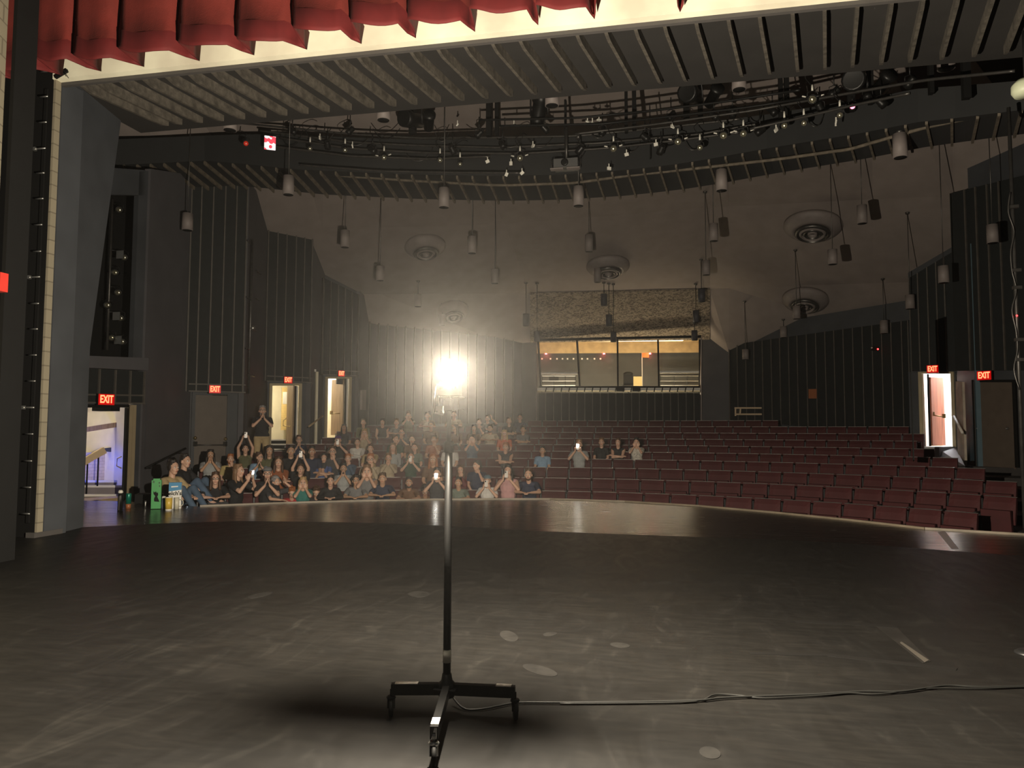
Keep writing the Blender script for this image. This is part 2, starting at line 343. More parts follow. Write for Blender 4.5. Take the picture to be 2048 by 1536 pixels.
def panel(w, name_label, xa, ta, ba, xb, tb, bb, lines, hy=None, off=.12):
    r = w.p((xa+xb)/2, (ba+bb)/2); root = thing('wall_panel', name_label, 'wall panel', r)
    mb = MB(); w.piece(mb, xa, ta, ba, xb, tb, bb, th=off-.01, off=off); part(mb, 'panel_board', M['panel'], root)
    for x in lines:
        t = (x-xa)/(xb-xa); yt = lerp(ta, tb, t); yb = lerp(ba, bb, t); m_ = (yt+yb)/2
        A = w.p(x, m_, off+.02); zt = w.p(x, yt, off+.02).z; zb_ = w.p(x, yb, off+.02).z
        b = MB(); b.bar(V((A.x, A.y, zb_)), V((A.x, A.y, zt)), .035, .05, up=w.n()); part(b, 'batten', M['batten'], root)
    if hy:
        for ya, yb in hy:
            b = MB(); b.bar(w.p(xa, ya, off+.025), w.p(xb, yb, off+.025), .035, .035); part(b, 'rail', M['batten'], root)
    return root
W0 = Wall(160, 16.6, 290, 18.2)
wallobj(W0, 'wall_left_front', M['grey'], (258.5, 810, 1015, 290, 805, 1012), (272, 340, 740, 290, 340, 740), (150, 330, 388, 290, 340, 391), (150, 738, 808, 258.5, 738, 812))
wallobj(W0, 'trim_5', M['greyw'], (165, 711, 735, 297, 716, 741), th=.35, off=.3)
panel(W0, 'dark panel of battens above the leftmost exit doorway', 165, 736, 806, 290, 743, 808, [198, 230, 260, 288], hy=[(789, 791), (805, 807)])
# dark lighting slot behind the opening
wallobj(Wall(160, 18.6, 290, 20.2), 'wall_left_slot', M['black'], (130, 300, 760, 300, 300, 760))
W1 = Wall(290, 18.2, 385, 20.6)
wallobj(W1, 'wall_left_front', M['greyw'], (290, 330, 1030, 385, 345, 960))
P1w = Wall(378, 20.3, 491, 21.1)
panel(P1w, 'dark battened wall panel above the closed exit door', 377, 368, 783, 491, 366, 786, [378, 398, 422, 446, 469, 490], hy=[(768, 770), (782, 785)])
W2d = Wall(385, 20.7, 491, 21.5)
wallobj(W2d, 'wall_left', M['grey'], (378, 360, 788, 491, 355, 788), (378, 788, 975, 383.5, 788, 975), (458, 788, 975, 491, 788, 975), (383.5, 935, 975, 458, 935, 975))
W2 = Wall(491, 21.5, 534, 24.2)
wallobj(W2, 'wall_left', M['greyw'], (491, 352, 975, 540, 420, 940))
P2w = Wall(533, 23.8, 623, 24.6)
panel(P2w, 'dark battened wall panel above the middle open doorway', 533, 427, 762, 624, 460, 766, [534, 553, 571, 590, 607, 622], hy=[(752, 756), (762, 765)])
W3d = Wall(533, 24.1, 623, 24.9)
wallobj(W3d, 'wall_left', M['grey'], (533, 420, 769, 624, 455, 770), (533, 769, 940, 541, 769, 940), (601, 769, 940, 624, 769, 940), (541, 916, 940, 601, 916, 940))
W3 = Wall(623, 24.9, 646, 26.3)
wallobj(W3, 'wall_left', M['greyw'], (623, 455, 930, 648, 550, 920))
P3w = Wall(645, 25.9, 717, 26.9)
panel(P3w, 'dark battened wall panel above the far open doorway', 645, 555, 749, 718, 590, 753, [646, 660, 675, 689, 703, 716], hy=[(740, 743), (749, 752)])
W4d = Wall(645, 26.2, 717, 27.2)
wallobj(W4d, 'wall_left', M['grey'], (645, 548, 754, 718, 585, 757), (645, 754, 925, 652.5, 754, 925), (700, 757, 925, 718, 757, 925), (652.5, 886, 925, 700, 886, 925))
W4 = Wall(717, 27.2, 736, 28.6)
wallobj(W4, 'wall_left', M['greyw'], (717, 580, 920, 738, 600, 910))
W5 = Wall(736, 28.6, 1072, 31.9)
wallobj(W5, 'wall_back_left', M['grey'], (734, 610, 900, 1046, 660, 880))
panel(W5, 'long battened wall panel left of the control booth', 738, 628, 850, 1044, 680, 845, [738+18*i for i in range(17)], off=.1)
wallobj(W5, 'wall_back_left', M['greyw'], (1044, 650, 870, 1073.5, 650, 870), off=.05)
WB = Wall(1072, 31.9, 1404, 31.3)
W6 = Wall(1404, 31.3, 1458, 30.9)
wallobj(W6, 'wall_back_right', M['greyw'], (1401.5, 650, 870, 1459, 650, 870), off=.05)
P5w = Wall(1458, 30.9, 1820, 26.0)
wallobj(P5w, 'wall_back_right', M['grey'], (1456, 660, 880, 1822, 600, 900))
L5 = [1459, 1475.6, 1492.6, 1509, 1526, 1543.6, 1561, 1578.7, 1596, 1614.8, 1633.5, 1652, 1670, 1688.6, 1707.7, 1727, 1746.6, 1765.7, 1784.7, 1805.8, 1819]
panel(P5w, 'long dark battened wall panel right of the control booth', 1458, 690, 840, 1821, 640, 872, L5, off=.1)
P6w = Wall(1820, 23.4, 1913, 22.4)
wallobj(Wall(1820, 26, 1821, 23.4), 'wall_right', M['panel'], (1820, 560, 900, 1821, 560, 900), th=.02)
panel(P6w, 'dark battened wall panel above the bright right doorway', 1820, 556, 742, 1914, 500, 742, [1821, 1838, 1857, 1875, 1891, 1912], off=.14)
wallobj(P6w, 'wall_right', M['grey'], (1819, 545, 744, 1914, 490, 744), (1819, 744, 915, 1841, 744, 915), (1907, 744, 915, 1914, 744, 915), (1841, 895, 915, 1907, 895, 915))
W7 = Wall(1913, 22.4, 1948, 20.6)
wallobj(W7, 'wall_right', mat('wall_blue_grey', (.07, .12, .15), .6), (1912, 480, 950, 1949, 480, 965))  # blue light on this wall is painted into its colour
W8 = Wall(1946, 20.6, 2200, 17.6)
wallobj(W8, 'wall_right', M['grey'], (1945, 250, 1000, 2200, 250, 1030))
panel(W8, 'dark battened wall panel at the far right above the closed exit door', 1905, 385, 742, 2130, 330, 740, [1935, 1957, 1980, 2004, 2030, 2060, 2090], off=.14)
# side enclosures that close the room outside the frame
mb = MB(); a = PD(160, 862, 16.6); mb.slab([V((a.x, a.y, -1)), V((-9.4, 10.4, -1)), V((-9.4, 10.4, 11)), V((a.x, a.y, 11))], (-.1, 0, 0))
#   (left of the alcove, hidden behind the return)
mb.build('wall_left_hidden', M['grey'], kind='structure')
mb = MB(); b = PD(2200, 862, 17.6); mb.slab([V((b.x, b.y, -1)), V((5.6, 10.4, -1)), V((5.6, 10.4, 11)), V((b.x, b.y, 11))], (.1, 0, 0)); mb.build('wall_right_hidden', M['black'], kind='structure')

# ---- corridors behind the open doorways: small lit rooms
def corridor(w, xa, xb, yt, yb, depth, m, name, lamp, col=(1, .88, .62), fm=None, ext=1.2, up=.5, gap=.16):
    n = w.n(); A = w.p(xa, yb); B = w.p(xb, yb); z0 = w.p((xa+xb)/2, yb).z; z1 = w.p((xa+xb)/2, yt).z+up
    A = V((A.x, A.y, 0)); B = V((B.x, B.y, 0)); u = (B-A).normalized(); A = A-u*ext-n*gap; B = B+u*ext*.6-n*gap; Cc = B-n*depth; D = A-n*depth
    def q(a, b): return [V((a.x, a.y, z0)), V((b.x, b.y, z0)), V((b.x, b.y, z1)), V((a.x, a.y, z1))]
    mb = MB(); mb.slab(q(A, D), -u*.08); mb.slab(q(B, Cc), u*.08); mb.slab(q(D, Cc), -n*.08); mb.build('wall_'+name, m, kind='structure')
    mb = MB(); mb.slab([V((p.x, p.y, z0)) for p in (A, B, Cc, D)], (0, 0, -.08)); mb.build('floor', fm or M['tan'], kind='structure')
    mb = MB(); mb.slab([V((p.x, p.y, z1)) for p in (A, B, Cc, D)], (0, 0, .08)); mb.build('ceiling', M['white'], kind='structure')
    c = (A+B+Cc+D)/4
    lm = MB(); lm.box((c.x, c.y, z1-.045), (.6, .6, .06)); o = lm.build('ceiling_light', emat('lamp_'+name, col, lamp), label='square ceiling lamp in the '+name.replace('_', ' '), cat='ceiling light')
    return z0, z1, n, u, A, B, Cc, D
cor1 = corridor(W0, 160, 252, 814, 1000, 3.4, M['cream'], 'stair_lobby_by_the_leftmost_exit', 11)
cor3 = corridor(W3d, 541, 589, 770, 914, 2.6, M['cream'], 'corridor_behind_the_middle_door', 22)
cor4 = corridor(W4d, 653, 690, 756, 884, 2.6, M['cream'], 'corridor_behind_the_far_door', 30, col=(1, .93, .78), ext=.4)
corR = corridor(P6w, 1843, 1906, 747, 893, 2.2, M['white'], 'corridor_behind_the_right_door', 75, col=(.93, .95, 1), fm=M['white'], ext=.1)
# ============================================================ GHOST LIGHT
gb = Pz(893, 1432, 0); gx, gy = gb.x, gb.y; gd = 3.93
gr = thing('ghost_light', 'tall black ghost light stand with glowing bulb on three castored legs', 'lamp', (gx, gy, 0))
dep = (gb-CP).dot(V((CAMM @ V((0, 0, -1))).xyz)); 
def gz(y): return PY(897, y, gy).z
def gX(x, y=1100): return PY(x, y, gy).x
up = V((0, 0, 1))
zt = gz(822); zc = gz(892); zbse = .17
mb = MB(); mb.tube([(gx, gy, zbse-.03), (gx, gy, zc)], .0205, 20); part(mb, 'lower_pole', M['blackm'], gr)
mb = MB(); mb.tube([(gx, gy, zc-.02), (gx, gy, zt)], .013, 18); part(mb, 'upper_pole', M['pipe'], gr)
mb = MB(); mb.lathe((gx, gy, zc-.035), [(.0, 0), (.026, 0), (.028, .01), (.028, .05), (.024, .06), (.0, .06)], 20)
mb.tube([(gx+.02, gy-.02, zc), (gx+.06, gy-.035, zc+.012), (gx+.075, gy-.04, zc-.02)], .006); part(mb, 'clamp_collar', M['blackm'], gr)
mb = MB(); zz = gz(1312); mb.tube([(gx, gy, zz-.032), (gx, gy, zz+.034)], .0222, 20); part(mb, 'tape_band', M['tape'], gr, 'white tape wrapped round the pole')
# hub and three channel legs with casters
mb = MB(); mb.lathe((gx, gy, .10), [(0, 0), (.04, 0), (.045, .02), (.045, .07), (.03, .085), (.024, .12), (0, .12)], 20); mb.box((gx, gy, .145), (.12, .12, .01)); part(mb, 'hub', M['blackm'], gr)
ends = [(783, 1368), (1030, 1374), (868, 1462)]
def floorpt(x, y, z): return Pz(x, y, z)
for i, (ex, ey) in enumerate(ends):
    e = floorpt(ex, ey, .165 if i < 2 else .15); hub = V((gx, gy, .14)); e2 = V((e.x, e.y, .14))
    mb = MB(); d = (e2-hub).normalized(); s_ = d.cross(up)
    for q in (-1, 1): mb.bar(hub+s_*.016*q, e2+s_*.016*q, .005, .055)
    mb.bar(hub+up*.027, e2+up*.027, .036, .005); lg = part(mb, 'leg', M['blackm'], gr)
    t = MB(); L = (e2-hub).length
    t.bar(e2-d*(.10 if i else .14)+up*.031, e2-d*.02+up*.031, .036, .004); tp = part(t, 'tape_patch', M['tape'], gr, 'pale tape patch on the leg end'); tp.parent = lg; tp.matrix_parent_inverse = Matrix()
    c = MB(); c.tube([e2+up*-.0+V((0, 0, 0)), e2-up*.035], .008, 10); c.lathe(e2-up*.05, [(0, 0), (.022, 0), (.026, .008), (.02, .016), (0, .016)], 16)
    off = V((.3, -.9, 0)).normalized()*.02; wc = e2-up*.093+off
    for q in (-1, 1):
        sd = V((-.9, -.3, 0))*q*.014; c.bar(e2-up*.045+sd, wc+sd, .004, .03, up=V((0, 1, 0)))
    cs = part(c, 'caster_fork', M['steel'] if i == 2 else M['blackm'], gr); cs.parent = lg; cs.matrix_parent_inverse = Matrix()
    wv = MB(); ax = V((.95, .3, 0)).normalized(); wv.lathe(wc-ax*.011, [(0, 0), (.038, 0), (.045, .005), (.045, .017), (.038, .022), (0, .022)], 24, axis=ax); wo = part(wv, 'caster_wheel', M['black'], gr); wo.parent = lg; wo.matrix_parent_inverse = Matrix()
# lamp head
zb0 = gz(791); zb1 = gz(768); w2 = (gX(920, 780)-gX(877, 780))/2; cx_ = (gX(920, 780)+gX(877, 780))/2
hd = mat('lamp_housing', (.80, .78, .70), .5)
mb = MB(); mb.box((cx_, gy, (zb0+zb1)/2), (2*w2, .075, zb1-zb0)); mb.box((cx_, gy, zb1+.004), (2*w2*.8, .05, .008)); hs = part(mb, 'lamp_housing', hd, gr)
for q in (-.5, .62):
    h = MB(); h.box((cx_+w2*q, gy-.039, zb1-.022), (.022, .004, .016)); part(h, 'housing_slot', M['black'], gr)
mb = MB(); mb.bar((gx-.055, gy, zb0-.012), (gx+.085, gy, zb0-.012), .012, .006); mb.tube([(gx+.055, gy-.01, zb0-.012), (gx+.056, gy-.01, zb0-.075), (gx+.085, gy-.012, zb0-.08)], .004); part(mb, 'cross_bar', M['steel'], gr)
mb = MB(); prof = [(-.026, 0), (.026, 0), (.026, .045)]+[(.026*math.cos(math.pi*i/8), .045+.026*math.sin(math.pi*i/8)) for i in range(9)]+[(-.026, .045)]
mb.slab([V((gx+a, gy-.03, zt+b+.002)) for a, b in prof], (0, .012, 0)); part(mb, 'mount_plate', M['steel'], gr)
k = MB(); k.box((gx, gy-.032, zt+.04), (.024, .002, .03)); part(k, 'warning_label', M['pend'], gr)
k = MB(); k.tube([(gX(876, 775), gy-.02, zb0+.05), (gX(869, 822), gy-.03, gz(826)), (gX(890, 829), gy-.03, gz(829))], .006, 8); k.tube([(gX(879, 795), gy-.02, zb0), (gX(880, 812), gy-.02, gz(812))], .003, 6); part(k, 'wire_strap', M['steel'], gr)
k = MB(); xx = (gX(876, 818)+gX(891, 818))/2; zq = gz(819.5); k.box((xx, gy-.03, zq), (.042, .03, .038)); part(k, 'junction_box', hd, gr)
for q in (-1, 1):
    k = MB(); k.box((xx+.012*q, gy-.047, zq-.012), (.009, .004, .009)); part(k, 'box_hole', M['black'], gr)
# glass globe: it is the light source
zB = gz(744); XB = gX(902, 744)
mb = MB(); mb.lathe((XB, gy, zb1+.0), [(0, 0), (.017, 0), (.018, .012), (.014, .03), (0, .03)], 16); part(mb, 'lamp_socket', hd, gr)
rB = .066
bm_ = bpy.data.materials.new('bulb_glass'); bm_.use_nodes = True; nt = bm_.node_tree; nt.nodes.clear()
e_ = nt.nodes.new('ShaderNodeEmission'); e_.inputs[0].default_value = (1, .86, .58, 1); e_.inputs[1].default_value = 9; t_ = nt.nodes.new('ShaderNodeBsdfTransparent'); a_ = nt.nodes.new('ShaderNodeAddShader'); o_ = nt.nodes.new('ShaderNodeOutputMaterial')
nt.links.new(e_.outputs[0], a_.inputs[0]); nt.links.new(t_.outputs[0], a_.inputs[1]); nt.links.new(a_.outputs[0], o_.inputs[0])
mb = MB(); mb.ell((XB, gy, zB), (rB, rB, rB*1.05), n=24, k=16); bulb = part(mb, 'bulb', bm_, gr, 'glowing white globe bulb')
ld = bpy.data.lights.new('filament', 'POINT'); ld.energy = BULB; ld.color = (1, .875, .69); ld.shadow_soft_size = .040
lo = bpy.data.objects.new('filament', ld); COL.objects.link(lo); lo.location = (XB, gy, zB); adopt(lo, gr)
# power cable over the floor
pts = [Pz(x, y, .012) for x, y in [(905, 1408), (930, 1418), (970, 1417), (1005, 1410), (1040, 1405), (1120, 1405), (1250, 1404), (1390, 1401), (1440, 1396), (1500, 1393), (1560, 1391), (1640, 1388), (1720, 1383), (1800, 1383), (1860, 1375), (1900, 1371), (1960, 1374), (2048, 1372), (2200, 1365), (2500, 1350)]]
pts[0].z = .05
def smooth(pts, n=4):
    out = []; P_ = [pts[0]]+pts+[pts[-1]]
    for i in range(1, len(P_)-2):
        for j in range(n):
            t = j/n; a, b, c, d = P_[i-1:i+3]
            out.append(.5*((2*b)+(c-a)*t+(2*a-5*b+4*c-d)*t*t+(3*b-a-3*c+d)*t**3))
    return out+[pts[-1]]
mb = MB(); mb.tube(smooth(pts), .0065, 8); mb.build('power_cable', mat('cable_rubber', (.012, .012, .011), .5), label='black power cable running right across the stage floor from the lamp', cat='cable')
pts = [Pz(x, y, .009) for x, y in [(1120, 1407), (1250, 1406.5), (1390, 1403), (1430, 1389), (1480, 1391), (1530, 1396), (1640, 1391), (1700, 1386), (1760, 1388), (1860, 1377), (1960, 1377), (2048, 1374), (2200, 1370), (2500, 1356)]]
mb = MB(); mb.tube(smooth(pts), .005, 8); mb.build('power_cable', MATS['cable_rubber'], label='thinner second cable lying beside the lamp cable on the stage', cat='cable')
# ============================================================ TEXT AND FRAMES
def text_mesh(txt, size, mat_, ext=.004, bold=0):
    cu = bpy.data.curves.new('lettering', 'FONT'); cu.body = txt; cu.size = size; cu.extrude = ext; cu.align_x = 'CENTER'; cu.align_y = 'CENTER'; cu.offset = bold
    t = bpy.data.objects.new('lettering', cu); COL.objects.link(t); dg = bpy.context.evaluated_depsgraph_get()
    me = bpy.data.meshes.new_from_object(t.evaluated_get(dg)); bpy.data.objects.remove(t); bpy.data.curves.remove(cu)
    me.materials.clear(); me.materials.append(mat_); return me
def frame_R(n, z=V((0, 0, 1))):     # columns: right (seen from in front), up, out of the wall
    n = n.normalized(); x = z.cross(n).normalized(); return Matrix((x, n.cross(x), n)).transposed()
def put_text(txt, size, mat_, c, n, root, name='lettering', sx=1, bold=0):
    me = text_mesh(txt, size, mat_, bold=bold); me.transform(Matrix.Diagonal((sx, 1, 1, 1)))
    o = bpy.data.objects.new(name, me); COL.objects.link(o); o.matrix_world = Matrix.Translation(c) @ frame_R(n).to_4x4()
    o.parent = root; o.matrix_parent_inverse = Matrix.LocRotScale(root.location, root.rotation_euler, root.scale).inverted(); return o
RED = emat('exit_red', (1, .07, .03), 4.5); REDF = mat('exit_face', (.12, .0, .0), .4, emit=(1, .0, .0), es=.22)
def exit_sign(w, x, y, wpx, hpx, label, off=.2):
    c = w.p(x, y, off); n = (w.n()+(CP-c).normalized()*.6).normalized(); n.z = 0; n.normalize(); d = (c-CP).length/F; W = wpx*d; Hh = hpx*d
    root = thing('exit_sign', label, 'exit sign', c); R = frame_R(n)
    mb = MB(); mb.box(c-n*.05, (W*1.04, Hh*1.06, .09), R); part(mb, 'sign_case', M['black'], root)
    mb = MB(); mb.box(c, (W, Hh, .012), R); sf = part(mb, 'sign_face', REDF, root)
    te = put_text('EXIT', Hh*1.0, RED, c+n*.012, n, root, 'lettering', sx=W/(Hh*1.0*2.45), bold=.006); under(te, sf)
    mb = MB(); mb.bar(c-n*.09, c-n*(off+.02), .04, .04); part(mb, 'bracket', M['black'], root)
    return root
exit_sign(W0, 213, 799, 27, 19, 'glowing red exit sign above the leftmost lit doorway', .35)
exit_sign(P1w, 430, 778.5, 20, 14.5, 'glowing red exit sign above the closed brown door', .3)
exit_sign(P2w, 576.5, 760, 15.5, 12.5, 'glowing red exit sign above the middle open doorway', .3)
exit_sign(P3w, 683, 747, 12.5, 11, 'glowing red exit sign above the far open doorway', .3)
exit_sign(P6w, 1865, 738, 18, 13, 'glowing red exit sign above the bright right doorway', .3)
exit_sign(W8, 1968, 751, 22, 15, 'glowing red exit sign above the closed door at far right', .3)

# ============================================================ DOORS (structure)
def doorobj(i, loc):
    o = bpy.data.objects.new('door_%d' % i, None); COL.objects.link(o); o.location = loc; o['kind'] = 'structure'; return o
def framebars(mb, w, xa, xb, yt, yb, wd=.07, off=.03):
    mb.bar(w.p(xa, yt, off), w.p(xb, yt, off), .09, wd)
    for x in (xa, xb):
        t = w.p(x, (yt+yb)/2, off); mb.bar(V((t.x, t.y, w.p(x, yb, off).z)), V((t.x, t.y, w.p(x, yt, off).z+wd/2)), .09, wd, up=w.n())
def leaf(w, xa, xb, yt, yb, off, m, root, name='door_leaf', th=.045, off2=None):
    off2 = off if off2 is None else off2
    a = w.p(xa, (yt+yb)/2, off); b = w.p(xb, (yt+yb)/2, off2); z0 = w.p(xa, yb, off).z; z1 = w.p(xa, yt, off).z
    mb = MB(); nn = V((b.y-a.y, -(b.x-a.x), 0)).normalized()
    mb.slab([V((a.x, a.y, z0)), V((b.x, b.y, z0)), V((b.x, b.y, z1)), V((a.x, a.y, z1))], nn*th); return part(mb, name, m, root)
def pbar(w, xa, xb, y, off, root, m=None, yb=None):
    mb = MB(); a = w.p(xa, y, off); b = w.p(xb, yb or y, off); mb.tube([a, b], .018, 8)
    for p in (a, b): mb.box(p+w.n()*-.03+V((0, 0, .03)), (.07, .09, .13))
    return part(mb, 'push_bar', m or M['brass'], root)
# leftmost exit: open leaf seen edge-on
d = doorobj(1, W0.p(210, 1000)); mb = MB(); framebars(mb, W0, 166, 256, 812, 1000); part(mb, 'door_frame', M['black'], d)
mb = MB(); framebars(mb, W0, 258, 265, 812, 1010, .05, .05); part(mb, 'door_jamb', mat('jamb_tan', (.30, .24, .15), .6), d)
leaf(W0, 246, 250.5, 815, 1002, .3, M['black'], d, th=.05, off2=.0); leaf(W0, 252, 257, 815, 1000, .02, M['white'], d, 'gap_light_strip', th=.02)  # white strip painted in for light coming through the hinge gap
mb = MB(); c = W0.p(243, 925, .25); mb.tube([c+V((0, 0, .14)), c+V((-.09, -.03, .09)), c+V((-.1, -.03, -.08)), c+V((0, 0, -.13))], .014, 8); part(mb, 'pull_handle', M['brass'], d)
# closed brown door
d = doorobj(2, W2d.p(420, 935)); mb = MB(); framebars(mb, W2d, 385.5, 456, 787, 936, off=.02); part(mb, 'door_frame', M['grey'], d)
leaf(W2d, 387, 454, 790, 936, -.03, M['doord'], d); pbar(W2d, 391, 451, 890, .1, d, M['pipe'])
for x, y in ((390, 876), (451, 878)):
    mb = MB(); c = W2d.p(x, y, .08); mb.lathe(c, [(0, 0), (.05, 0), (.05, .02), (.02, .04), (.02, .07), (0, .07)], 12, axis=W2d.n()); mb.box(c-V((0, 0, .17)), (.05, .05, .07)); part(mb, 'door_lock', M['brass'], d)
# middle open doorway
d = doorobj(3, W3d.p(570, 914)); mb = MB(); framebars(mb, W3d, 540, 599.5, 769, 914); part(mb, 'door_frame', mat('frame_tan', (.42, .35, .22), .6), d)
leaf(W3d, 575.5, 588, 772, 912, -.5, M['wood'], d, off2=-.02); leaf(W3d, 588, 591, 772, 912, .0, M['black'], d, 'door_edge'); leaf(W3d, 591.5, 595, 772, 912, -.02, M['white'], d, 'gap_light_strip', th=.02)  # last strip: light slit at the hinges, done as white colour
leaf(W3d, 574.8, 586.6, 852, 911, -.40, mat('kick_plate', (.5, .5, .62), .25, .8), d, 'kick_plate', th=.006, off2=.0)  # blue reflection is put into the plate's metal colour
mb = MB(); c = W3d.p(573, 845, -.3); mb.tube([c+V((0, 0, .15)), c+V((-.09, -.05, .06)), c+V((-.09, -.05, -.1)), c+V((.12, 0, -.14)), c+V((.2, 0, -.05))], .018, 8); part(mb, 'push_bar', M['brass'], d)
# far open doorway
d = doorobj(4, W4d.p(675, 884)); mb = MB(); framebars(mb, W4d, 652, 699.5, 755.5, 884); part(mb, 'door_frame', MATS['frame_tan'], d)
leaf(W4d, 664.5, 688, 760, 870, -.7, M['wood'], d, off2=-.02); leaf(W4d, 688, 691, 757, 884, .0, M['black'], d, 'door_edge'); leaf(W4d, 691.4, 695, 757, 882, -.02, M['white'], d, 'gap_light_strip', th=.02)  # white strip stands for the light slit beside the leaf
pbar(W4d, 663.5, 684, 827, -.2, d)
mb = MB(); mb.box(W4d.p(682, 763, -.1), (.35, .2, .08), frame_R(W4d.n())); part(mb, 'door_closer', M['black'], d)
# bright right doorway
d = doorobj(5, P6w.p(1875, 893)); mb = MB(); framebars(mb, P6w, 1842, 1907, 745.5, 894, .06); part(mb, 'door_frame', MATS['frame_tan'], d)
leaf(P6w, 1843, 1850, 748, 893, -.02, mat('jamb_light', (.6, .5, .38), .6), d, 'door_jamb'); leaf(P6w, 1857, 1860.5, 748, 892, 0, M['black'], d, 'door_edge')
leaf(P6w, 1860.5, 1886, 754, 891, -.02, M['woodr'], d, off2=-.7); leaf(P6w, 1863, 1886, 887, 892, .0, M['brass'], d, 'kick_plate', th=.01, off2=-.68)
pbar(P6w, 1865, 1887, 830, -.1, d, yb=834)
# closed door at far right
d = doorobj(6, W8.p(1990, 930)); mb = MB(); framebars(mb, W8, 1951, 2032, 762, 935); part(mb, 'door_frame', M['black'], d)
leaf(W8, 1952, 2031, 764, 934, .02, M['doord'], d); 
for x, y in ((1956, 857), (2015, 857)):
    mb = MB(); c = W8.p(x, y, .1); mb.lathe(c, [(0, 0), (.04, 0), (.04, .02), (.018, .03), (.018, .06), (0, .06)], 12, axis=W8.n()); part(mb, 'door_lock', M['steel'], d)

# ============================================================ HANDRAILS, BOXES, SMALL WALL THINGS
def rail(w1, a, b, off, r, m, label, posts=(.12, .88)):
    pa = w1.p(a[0], a[1], off); pb = w1.p(b[0], b[1], off) if not isinstance(b[2] if len(b) > 2 else 0, Wall) else b[2].p(b[0], b[1], off)
    root = thing('handrail', label, 'handrail', pa); mb = MB(); mb.tube([pa, pb], r, 8); part(mb, 'rail', m, root)
    for t in posts:
        p = lerp(pa, pb, t); mb = MB(); mb.tube([p, p-V((0, 0, .07)), p-V((0, 0, .07))-w1.n()*off], .012, 6); part(mb, 'bracket', M['blackm'], root)
rail(W1, (292, 936), (371, 897), .12, .03, M['black'], 'black sloping handrail on the grey wall beside the leftmost exit')
rail(W3, (618, 853), (645, 832), .12, .03, M['tan'], 'pale wooden handrail between the two far open doorways')
def plate(w, x0, x1, y0, y1, off, th, m, name, label, cat):
    mb = MB(); w.piece(mb, x0, y0, y1, x1, y0, y1, th=th, off=off); return mb.build(name, m, label=label, cat=cat)
plate(W4, 724.5, 732, 780, 820, .1, .08, M['pend'], 'control_cabinet', 'tall pale box on the wall right of the far open doorway', 'wall box')
plate(P5w, 1820.5, 1829, 778, 824, .25, .08, mat('box_tan', (.45, .40, .28), .6), 'control_cabinet', 'tall pale box on the wall left of the bright right doorway', 'wall box')
plate(P5w, 1617, 1633, 778, 797, .18, .06, mat('orange_panel', (.30, .10, .035), .6), 'notice_board', 'small dull orange square on the battened back wall', 'sign')
# half wall and handrail right of the bright doorway
c = PD(1914, 880, 21.5)
mb = MB(); w9 = Wall(1913, 21.9, 1928, 21.0); 
hw = thing('half_wall', 'narrow wooden half wall with sloping rail beside the bright doorway', 'half wall', w9.p(1920, 930))
b = MB(); w9.piece(b, 1913, 762, 905, 1927, 763, 936, th=.06, off=.1); part(b, 'panel', mat('half_wall_wood', (.40, .34, .27), .6, var=.25, scale=3), hw)
b = MB(); b.tube([w9.p(1908, 833, .25), w9.p(1925, 866, .25)], .035, 8); part(b, 'rail', mat('rail_light', (.7, .66, .6), .5), hw)
# landing and ramp in front of the bright doorway
A = P6w.p(1834, 893); B = P6w.p(1912, 893); n = P6w.n(); zl = A.z
mb = MB(); mb.slab([A+n*.0, B+n*.0, B+n*1.3, A+n*1.3], (0, 0, -.9)); mb.slab([P6w.p(1874, 896, .6), P6w.p(1913, 896, .1), w9.p(1930, 932, .3), PD(1882, 928, 21.3)], (0, 0, -.5)); mb.build('floor', mat('landing', (.42, .40, .40), .6), kind='structure')
# pipe with clamps on the left wall strip
pp = thing('wall_pipe', 'vertical pipe with short crossbars on the grey wall strip', 'pipe', W2.p(502, 785, .2))
mb = MB(); a = W2.p(505, 480, .2); b2 = W2.p(500, 788, .2); mb.tube([a, V((a.x, a.y, b2.z))], .035, 8); part(mb, 'pipe', M['pipe'], pp)
for y, xa, xb in ((485, 492, 507), (545, 507, 527), (597, 490, 505), (598, 505, 524), (698, 490, 500), (751, 488, 516), (660, 492, 520)):
    mb = MB(); pa = W2.p((xa+xb)/2, y, .2); u = V((W2.n().y, -W2.n().x, 0)); L = (xb-xa)/F*22
    mb.tube([pa-u*L*.9, pa+u*L*.9], .022, 6); part(mb, 'crossbar', M['pipe'], pp)
mb = MB(); mb.ell(V((a.x, a.y, W2.p(508, 660, .2).z))+W2.n()*.07, .07, n=8, k=6); part(mb, 'clamp', M['steel'], pp)
# cleats on the black wall edge at far left
rt = thing('cleat_rail', 'column of small metal pins along the black edge of the proscenium', 'cleat rail', (-8.72, 8.96, 0))
mb = MB(); mb.box((-8.70, 8.985, 3.3), (.05, .02, 6.2)); part(mb, 'back_plate', M['black'], rt)
for i, y in enumerate([145, 195, 246, 298, 347, 398, 450, 503, 554, 607, 658, 710, 762, 815, 868, 922, 975, 1028]):
    z = PY(84, y, 8.95).z; big = y in (298, 554, 815); mb = MB(); mb.tube([(-8.62, 8.93, z), (-8.75-(.14 if big else 0), 8.93, z)], .012, 6)
    if big: mb.box((-8.80, 8.93, z), (.04, .04, .05))
    part(mb, 'cleat_pin', M['steel'], rt)
# steel column and red box in the wing
mb = MB(); p = PD(18, 862, 8.6); mb.box((p.x-.02, p.y, 3.6), (.05, .3, 7.2)); mb.build('steel_column', M['black'], label='dark steel column in the left wing', cat='column')
p = PD(-2, 565, 8.0); mb = MB(); mb.box(p, (.13, .1, .2)); mb.build('alarm_box', mat('alarm_red', (.45, .03, .02), .5), label='small red box on the wing wall at the left edge', cat='alarm box')
